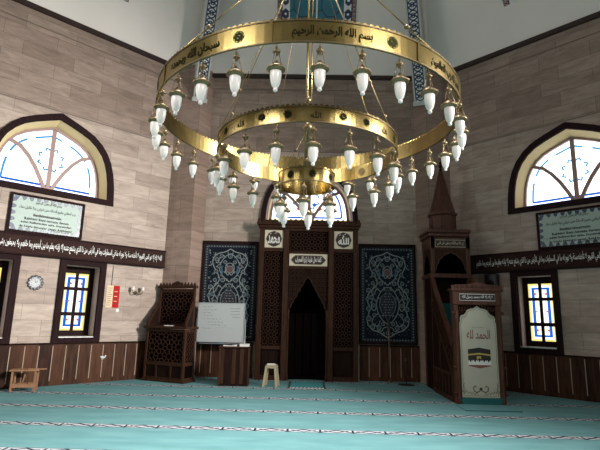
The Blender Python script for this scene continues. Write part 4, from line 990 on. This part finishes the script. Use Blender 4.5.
# ------------------------------------------------------------------ chandelier
ch = thing('chandelier', 'huge three-tiered brass ring chandelier with frosted lamps hanging over the prayer hall', 'chandelier', (-.02, 4.2, 3.30))
HZ = 3.30
def ring(name, r, z, h, th=.012, seg=96, teeth=0):
    b = MB(); vs = []; fs = []
    for i in range(seg):
        a = 2*PI*i/seg
        for rr, zz in ((r, z), (r, z+h), (r-th, z+h), (r-th, z)): vs.append((rr*math.sin(a), -rr*math.cos(a), zz))
    for i in range(seg):
        j = (i+1) % seg
        for k in range(4): fs.append((i*4+k, j*4+k, j*4+(k+1) % 4, i*4+(k+1) % 4))
    b.add(vs, fs, 'brass', None, False)
    for zz in (z, z+h-.006):     # rolled edges
        vs = []; fs = []
        for i in range(seg):
            a = 2*PI*i/seg
            for rr, q in ((r+.006, zz), (r+.006, zz+.008), (r-.002, zz+.008), (r-.002, zz)): vs.append((rr*math.sin(a), -rr*math.cos(a), q))
        for i in range(seg):
            j = (i+1) % seg
            for k in range(4): fs.append((i*4+k, j*4+k, j*4+(k+1) % 4, i*4+(k+1) % 4))
        b.add(vs, fs, 'brass_dull')
    for i in range(teeth):
        a = 2*PI*(i+.5)/teeth; w = PI*.74/teeth; q = [(-w, 0), (-w, .008), (-w*.6, .016), (0, .019), (w*.6, .016), (w, .008), (w, 0)]
        o = [((r-k)*math.sin(a+p), -(r-k)*math.cos(a+p), z+h+zz) for k in (0, th) for p, zz in q]
        b.add(o, [tuple(range(7)), tuple(range(7, 14))[::-1]]+[(k, k+1, 8+k, 7+k) for k in range(6)], 'brass')
    return b.obj(name, ch)
def on_ring(b, body, r, z0, z1, ang, width, m, inside=False, bold=.0):
    vs, fs = text_geo(body, 1, bold=bold); ax = min(v.x for v in vs); bx = max(v.x for v in vs); az = min(v.y for v in vs); bz = max(v.y for v in vs)
    out = []
    for v in vs:
        u = (v.x-(ax+bx)/2)/(bx-ax)*width/r; zz = z0+(v.y-az)/(bz-az)*(z1-z0); a = ang+(-u if inside else u)
        out.append((r*math.sin(a), -r*math.cos(a), zz))
    b.add(out, fs, m)
def rosette_on(b, r, z, ang, rad, m, n=8, inside=False):
    for k in range(n):
        a0 = k*2*PI/n; pts = [(rad*.55*math.cos(a0)+rad*.30*math.cos(q*PI/3), rad*.55*math.sin(a0)+rad*.30*math.sin(q*PI/3)) for q in range(6)]
        b.add([(r*math.sin(ang+x/r), -r*math.cos(ang+x/r), z+zz) for x, zz in pts], [tuple(range(6))], m)
    pts = [(rad*.22*math.cos(q*PI/4), rad*.22*math.sin(q*PI/4)) for q in range(8)]
    b.add([(r*math.sin(ang+x/r), -r*math.cos(ang+x/r), z+zz) for x, zz in pts], [tuple(range(8))], m)
    o = [(rad*math.cos(q*PI/8), rad*math.sin(q*PI/8)) for q in range(16)]; i_ = [(x*.9, z_*.9) for x, z_ in o]
    vs_ = [(r*math.sin(ang+x/r), -r*math.cos(ang+x/r), z+zz) for x, zz in o+i_]
    b.add(vs_, [(k, (k+1) % 16, 16+(k+1) % 16, 16+k) for k in range(16)], m)
r1, z1, h1 = 1.395, .0, .165
r2, z2, h2 = .84, -.325, .135
r3, z3, h3 = .262, -.615, .125
o1 = ring('outer_ring', r1, z1, h1, seg=144, teeth=190); o2 = ring('middle_ring', r2, z2, h2, seg=120, teeth=120); o3 = ring('inner_ring', r3, z3, h3, seg=72, teeth=40)
b = MB()
PH = ['بسم الله الرحمن الرحيم', 'الحمد لله رب العالمين', 'الرحمن الرحيم', 'مالك يوم الدين', 'إياك نعبد وإياك نستعين', 'اهدنا الصراط المستقيم', 'صراط الذين أنعمت عليهم', 'سبحان الله وبحمده']
for k, p_ in enumerate(PH+PH[:0]):
    on_ring(b, arabic(p_), r1+.003, z1+.028, z1+.14, .12+k*2*PI/8, .56, 'etch', bold=.03)
    rosette_on(b, r1+.003, z1+.085, .12+(k+.5)*2*PI/8-.08, .045, 'etch_green')
b.obj('ring_lettering', o1)
b = MB()
for k in range(8): a = .12+(k+.5)*PI/4+.09; Tm = Matrix.Rotation(a, 4, 'Z'); b.box(-.012, .012, -r1-.008, -r1+.002, z1+.004, z1+h1-.004, 'brass', Tm)
b.obj('ring_clasp', o1)
b = MB()
for k in range(24):
    a = (k+.3)*2*PI/24
    if k % 3 == 0: on_ring(b, '\uFDF2', r2+.003, z2+.035, z2+.10, a, .085, 'etch', bold=.01)
    else: rosette_on(b, r2+.003, z2+.068, a, .034, 'etch')
for k in range(12): rosette_on(b, r2-.0145, z2+.068, (k+.5)*2*PI/12, .045, 'brass_dull')
b.obj('ring_lettering', o2)
b = MB()
for k in range(8): rosette_on(b, r3+.003, z3+.062, k*PI/4+.2, .036, 'etch')
b.obj('ring_lettering', o3)
# pendant lamp prototype
def lamp_parts(parent, sc=1.0):
    p = MB()
    p.tube([(0, 0, 0), (0, 0, -.03)], .0035, 'brass_dull', 5)
    p.lathe([(.004, -.018), (.010, -.028), (.006, -.036), (.020, -.048), (.027, -.060), (.022, -.072), (.010, -.080), (.012, -.086), (.003, -.092)], 'brass_dull', 10)
    for i in range(3):
        a = i*2*PI/3+.5; p.tube([(.018*math.cos(a), .018*math.sin(a), -.064), (.030*math.cos(a), .030*math.sin(a), -.12), (.047*math.cos(a), .047*math.sin(a), -.178)], .003, 'brass_dull', 4)
    o = p.obj('pendant_lamp', parent)
    c = MB(); c.lathe([(.003, -.125), (.011, -.131), (.012, -.140), (.020, -.146), (.026, -.156), (.034, -.160), (.040, -.170), (.054, -.176), (.063, -.186), (.063, -.196), (.054, -.200), (.046, -.208), (.040, -.208)], 'brass_dull', 14)
    for i in range(6): a = i*PI/3; c.lathe([(0, -.010), (.008, -.002), (0, .006)], 'brass_dull', 6, Matrix.Translation((.060*math.cos(a), .060*math.sin(a), -.186)))
    c.obj('brass_cap', o)
    g = MB(); g.lathe([(.036, -.198), (.039, -.212), (.039, -.240), (.036, -.268), (.030, -.295), (.023, -.313), (.015, -.322), (.012, -.328), (.016, -.336), (.015, -.344), (.004, -.352)], 'shade', 14); g.obj('glass_shade', o)
    return o
proto = lamp_parts(ch); first = True
def put(r, z, a, s=1.0):
    global first
    if first: o = proto; first = False
    else: o = copy_tree(proto, ch)
    o.location = (r*math.sin(a), -r*math.cos(a), z); o.rotation_euler = (0, 0, a+random.uniform(-.3, .3)); o.scale = (s, s, s)
for i in range(30): put(r1-.006, z1, 2*PI*(i+.27)/30)
for i in range(18): put(r2-.006, z2, 2*PI*(i+.17)/18)
for i in range(6): put(r3-.006, z3, 2*PI*(i-.08)/6)
# suspension rods from the hub
HUB = 5.38-HZ
for k, a in enumerate((.72, 2.30, -2.30, -.76)):
    p = Vector((r1*math.sin(a), -r1*math.cos(a), z1+h1)); q = Vector((0, 0, HUB))
    b = MB(); b.tube([p, q], .0055 if k in (0, 3) else .004, 'brass' if k in (0, 3) else 'brass_dull', 6)
    m_ = p.lerp(q, .16)
    b.lathe([(0, -.022), (.018, -.012), (.022, 0), (.018, .012), (0, .022)], 'brass_dull', 10, Matrix.Translation(m_)); b.lathe([(0, -.012), (.012, 0), (0, .012)], 'brass_dull', 6, Matrix.Translation(p))
    b.obj('suspension_rod', ch)
for k, a in enumerate((2.0, -1.25, .95, -2.6)):
    p = Vector((r2*math.sin(a), -r2*math.cos(a), z2+h2)); q = Vector((0, 0, HUB-.03))
    b = MB(); b.tube([p, q], .004, 'brass' if k < 2 else 'brass_dull', 6); b.lathe([(0, -.018), (.015, -.010), (.018, 0), (.015, .010), (0, .018)], 'brass_dull', 10, Matrix.Translation(p.lerp(q, .2))); b.obj('suspension_rod', ch)
b = MB(); b.tube([(-.012, 0, -.36), (-.012, 0, HUB)], .013, 'brass', 8); b.tube([(.030, 0, -.36), (.030, 0, HUB)], .006, 'brass', 6)
b.lathe([(0, .23), (.025, .25), (.03, .27), (.02, .30), (0, .31)], 'brass_dull', 10); b.lathe([(0, -.06), (.04, -.04), (.05, -.01), (.03, .03), (0, .04)], 'brass_dull', 12); b.lathe([(0, -.40), (.03, -.385), (.045, -.36), (.03, -.33), (0, -.32)], 'brass_dull', 12)
b.obj('central_rod', ch)
for k in range(4):
    a = k*PI/2+.75; p = Vector((r3*math.sin(a)*.98, -r3*math.cos(a)*.98, z3+h3)); q = Vector((0, 0, -.04)); b = MB(); b.tube([p, q], .004, 'brass_dull', 5); b.lathe([(0, -.018), (.018, 0), (0, .018)], 'black_ink' if k % 2 else 'brass_dull', 8, Matrix.Translation(p.lerp(q, .45))); b.obj('inner_suspension_rod', ch)
b = MB(); b.lathe([(0, HUB-.10), (.05, HUB-.06), (.07, HUB), (.04, HUB+.06), (.015, HUB+.1)], 'brass', 14); b.tube([(0, 0, HUB+.05), (0, 0, ZC+2.6*SL+2.7-HZ)], .016, 'brass', 8); b.obj('hub', ch)

# ------------------------------------------------------------------ daylight
sc = bpy.context.scene
w = bpy.data.worlds.new('sky'); sc.world = w; w.use_nodes = True
bg = w.node_tree.nodes['Background']; bg.inputs[0].default_value = (.85, .92, 1, 1); bg.inputs[1].default_value = .6
def window_light(i, rc, power, col=(1, .97, .93), name='daylight'):
    loc, rz = side_frame(i); (xa, za), (xb, _), (_, zb), _ = rc
    l = bpy.data.lights.new(name, 'AREA'); l.shape = 'RECTANGLE'; l.size = xb-xa; l.size_y = zb-za; l.energy = power; l.color = col
    o = bpy.data.objects.new(name, l); C.objects.link(o)
    # light in the opening, shining into the room
    o.matrix_world = Matrix.Translation(Vector(loc)) @ Matrix.Rotation(rz, 4, 'Z') @ Matrix.Translation(Vector(((xa+xb)/2, .25, (za+zb)/2))) @ Matrix.Rotation(-PI/2, 4, 'X')
    return o
PW = {2: 45, 3: 15, 4: 10, 5: 14, 6: 125}
for i, p in PW.items(): window_light(i, OPEN[i][0], p)
def shaft(name, loc, target, size, power, spread, col=(1, .96, .92)):
    l = bpy.data.lights.new(name, 'AREA'); l.shape = 'RECTANGLE'; l.size = size[0]; l.size_y = size[1]; l.energy = power; l.color = col; l.spread = math.radians(spread)
    o = bpy.data.objects.new(name, l); C.objects.link(o); o.location = loc
    o.rotation_euler = (Vector(target)-Vector(loc)).to_track_quat('-Z', 'Y').to_euler(); return o
# the stronger shaft of daylight through the right-hand window, falling on the left wall
shaft('window_shaft', (7.95, 3.6, 5.0), (-6.2, 9.1, 2.6), (1.4, 1.8), 360, 60)
# added fill beams at the rear openings, brightening chandelier and near floor
shaft('rear_fill_right', (5.6, -1.75, 6.2), (.8, 3.6, 0), (2.6, 1.4), 110, 56)
shaft('rear_fill_left', (-5.5, -1.75, 6.2), (-1.0, 3.6, 0), (2.6, 1.4), 90, 56)
# added overhead fill below the closed dome top, to brighten the floor
l = bpy.data.lights.new('overhead_fill', 'AREA'); l.shape = 'DISK'; l.size = 5; l.energy = 470; l.color = (1, .98, .96); l.spread = math.radians(48)
o = bpy.data.objects.new('overhead_fill', l); C.objects.link(o); o.location = (CX, CY, ZC+2.6*SL+2.7-.1); o.rotation_euler = (-.13, 0, 0)

# ------------------------------------------------------------------ camera
cam = bpy.data.cameras.new('camera'); co_ = bpy.data.objects.new('camera', cam); C.objects.link(co_)
r = Vector((.99966978, .01274648, .02231292)); u = Vector((-.01940919, -.19453144, .98070424)); f = Vector((-.01684109, .98081346, .1942198))
m = Matrix((r, u, -f)).transposed().to_4x4(); m.translation = (0, 0, 1.5); co_.matrix_world = m
cam.sensor_width = 36; cam.lens = 36*465.45/600; cam.clip_end = 100
sc.camera = co_
sc.view_settings.view_transform = 'Standard'; sc.view_settings.look = 'None'; sc.view_settings.gamma = 1; sc.view_settings.exposure = 0
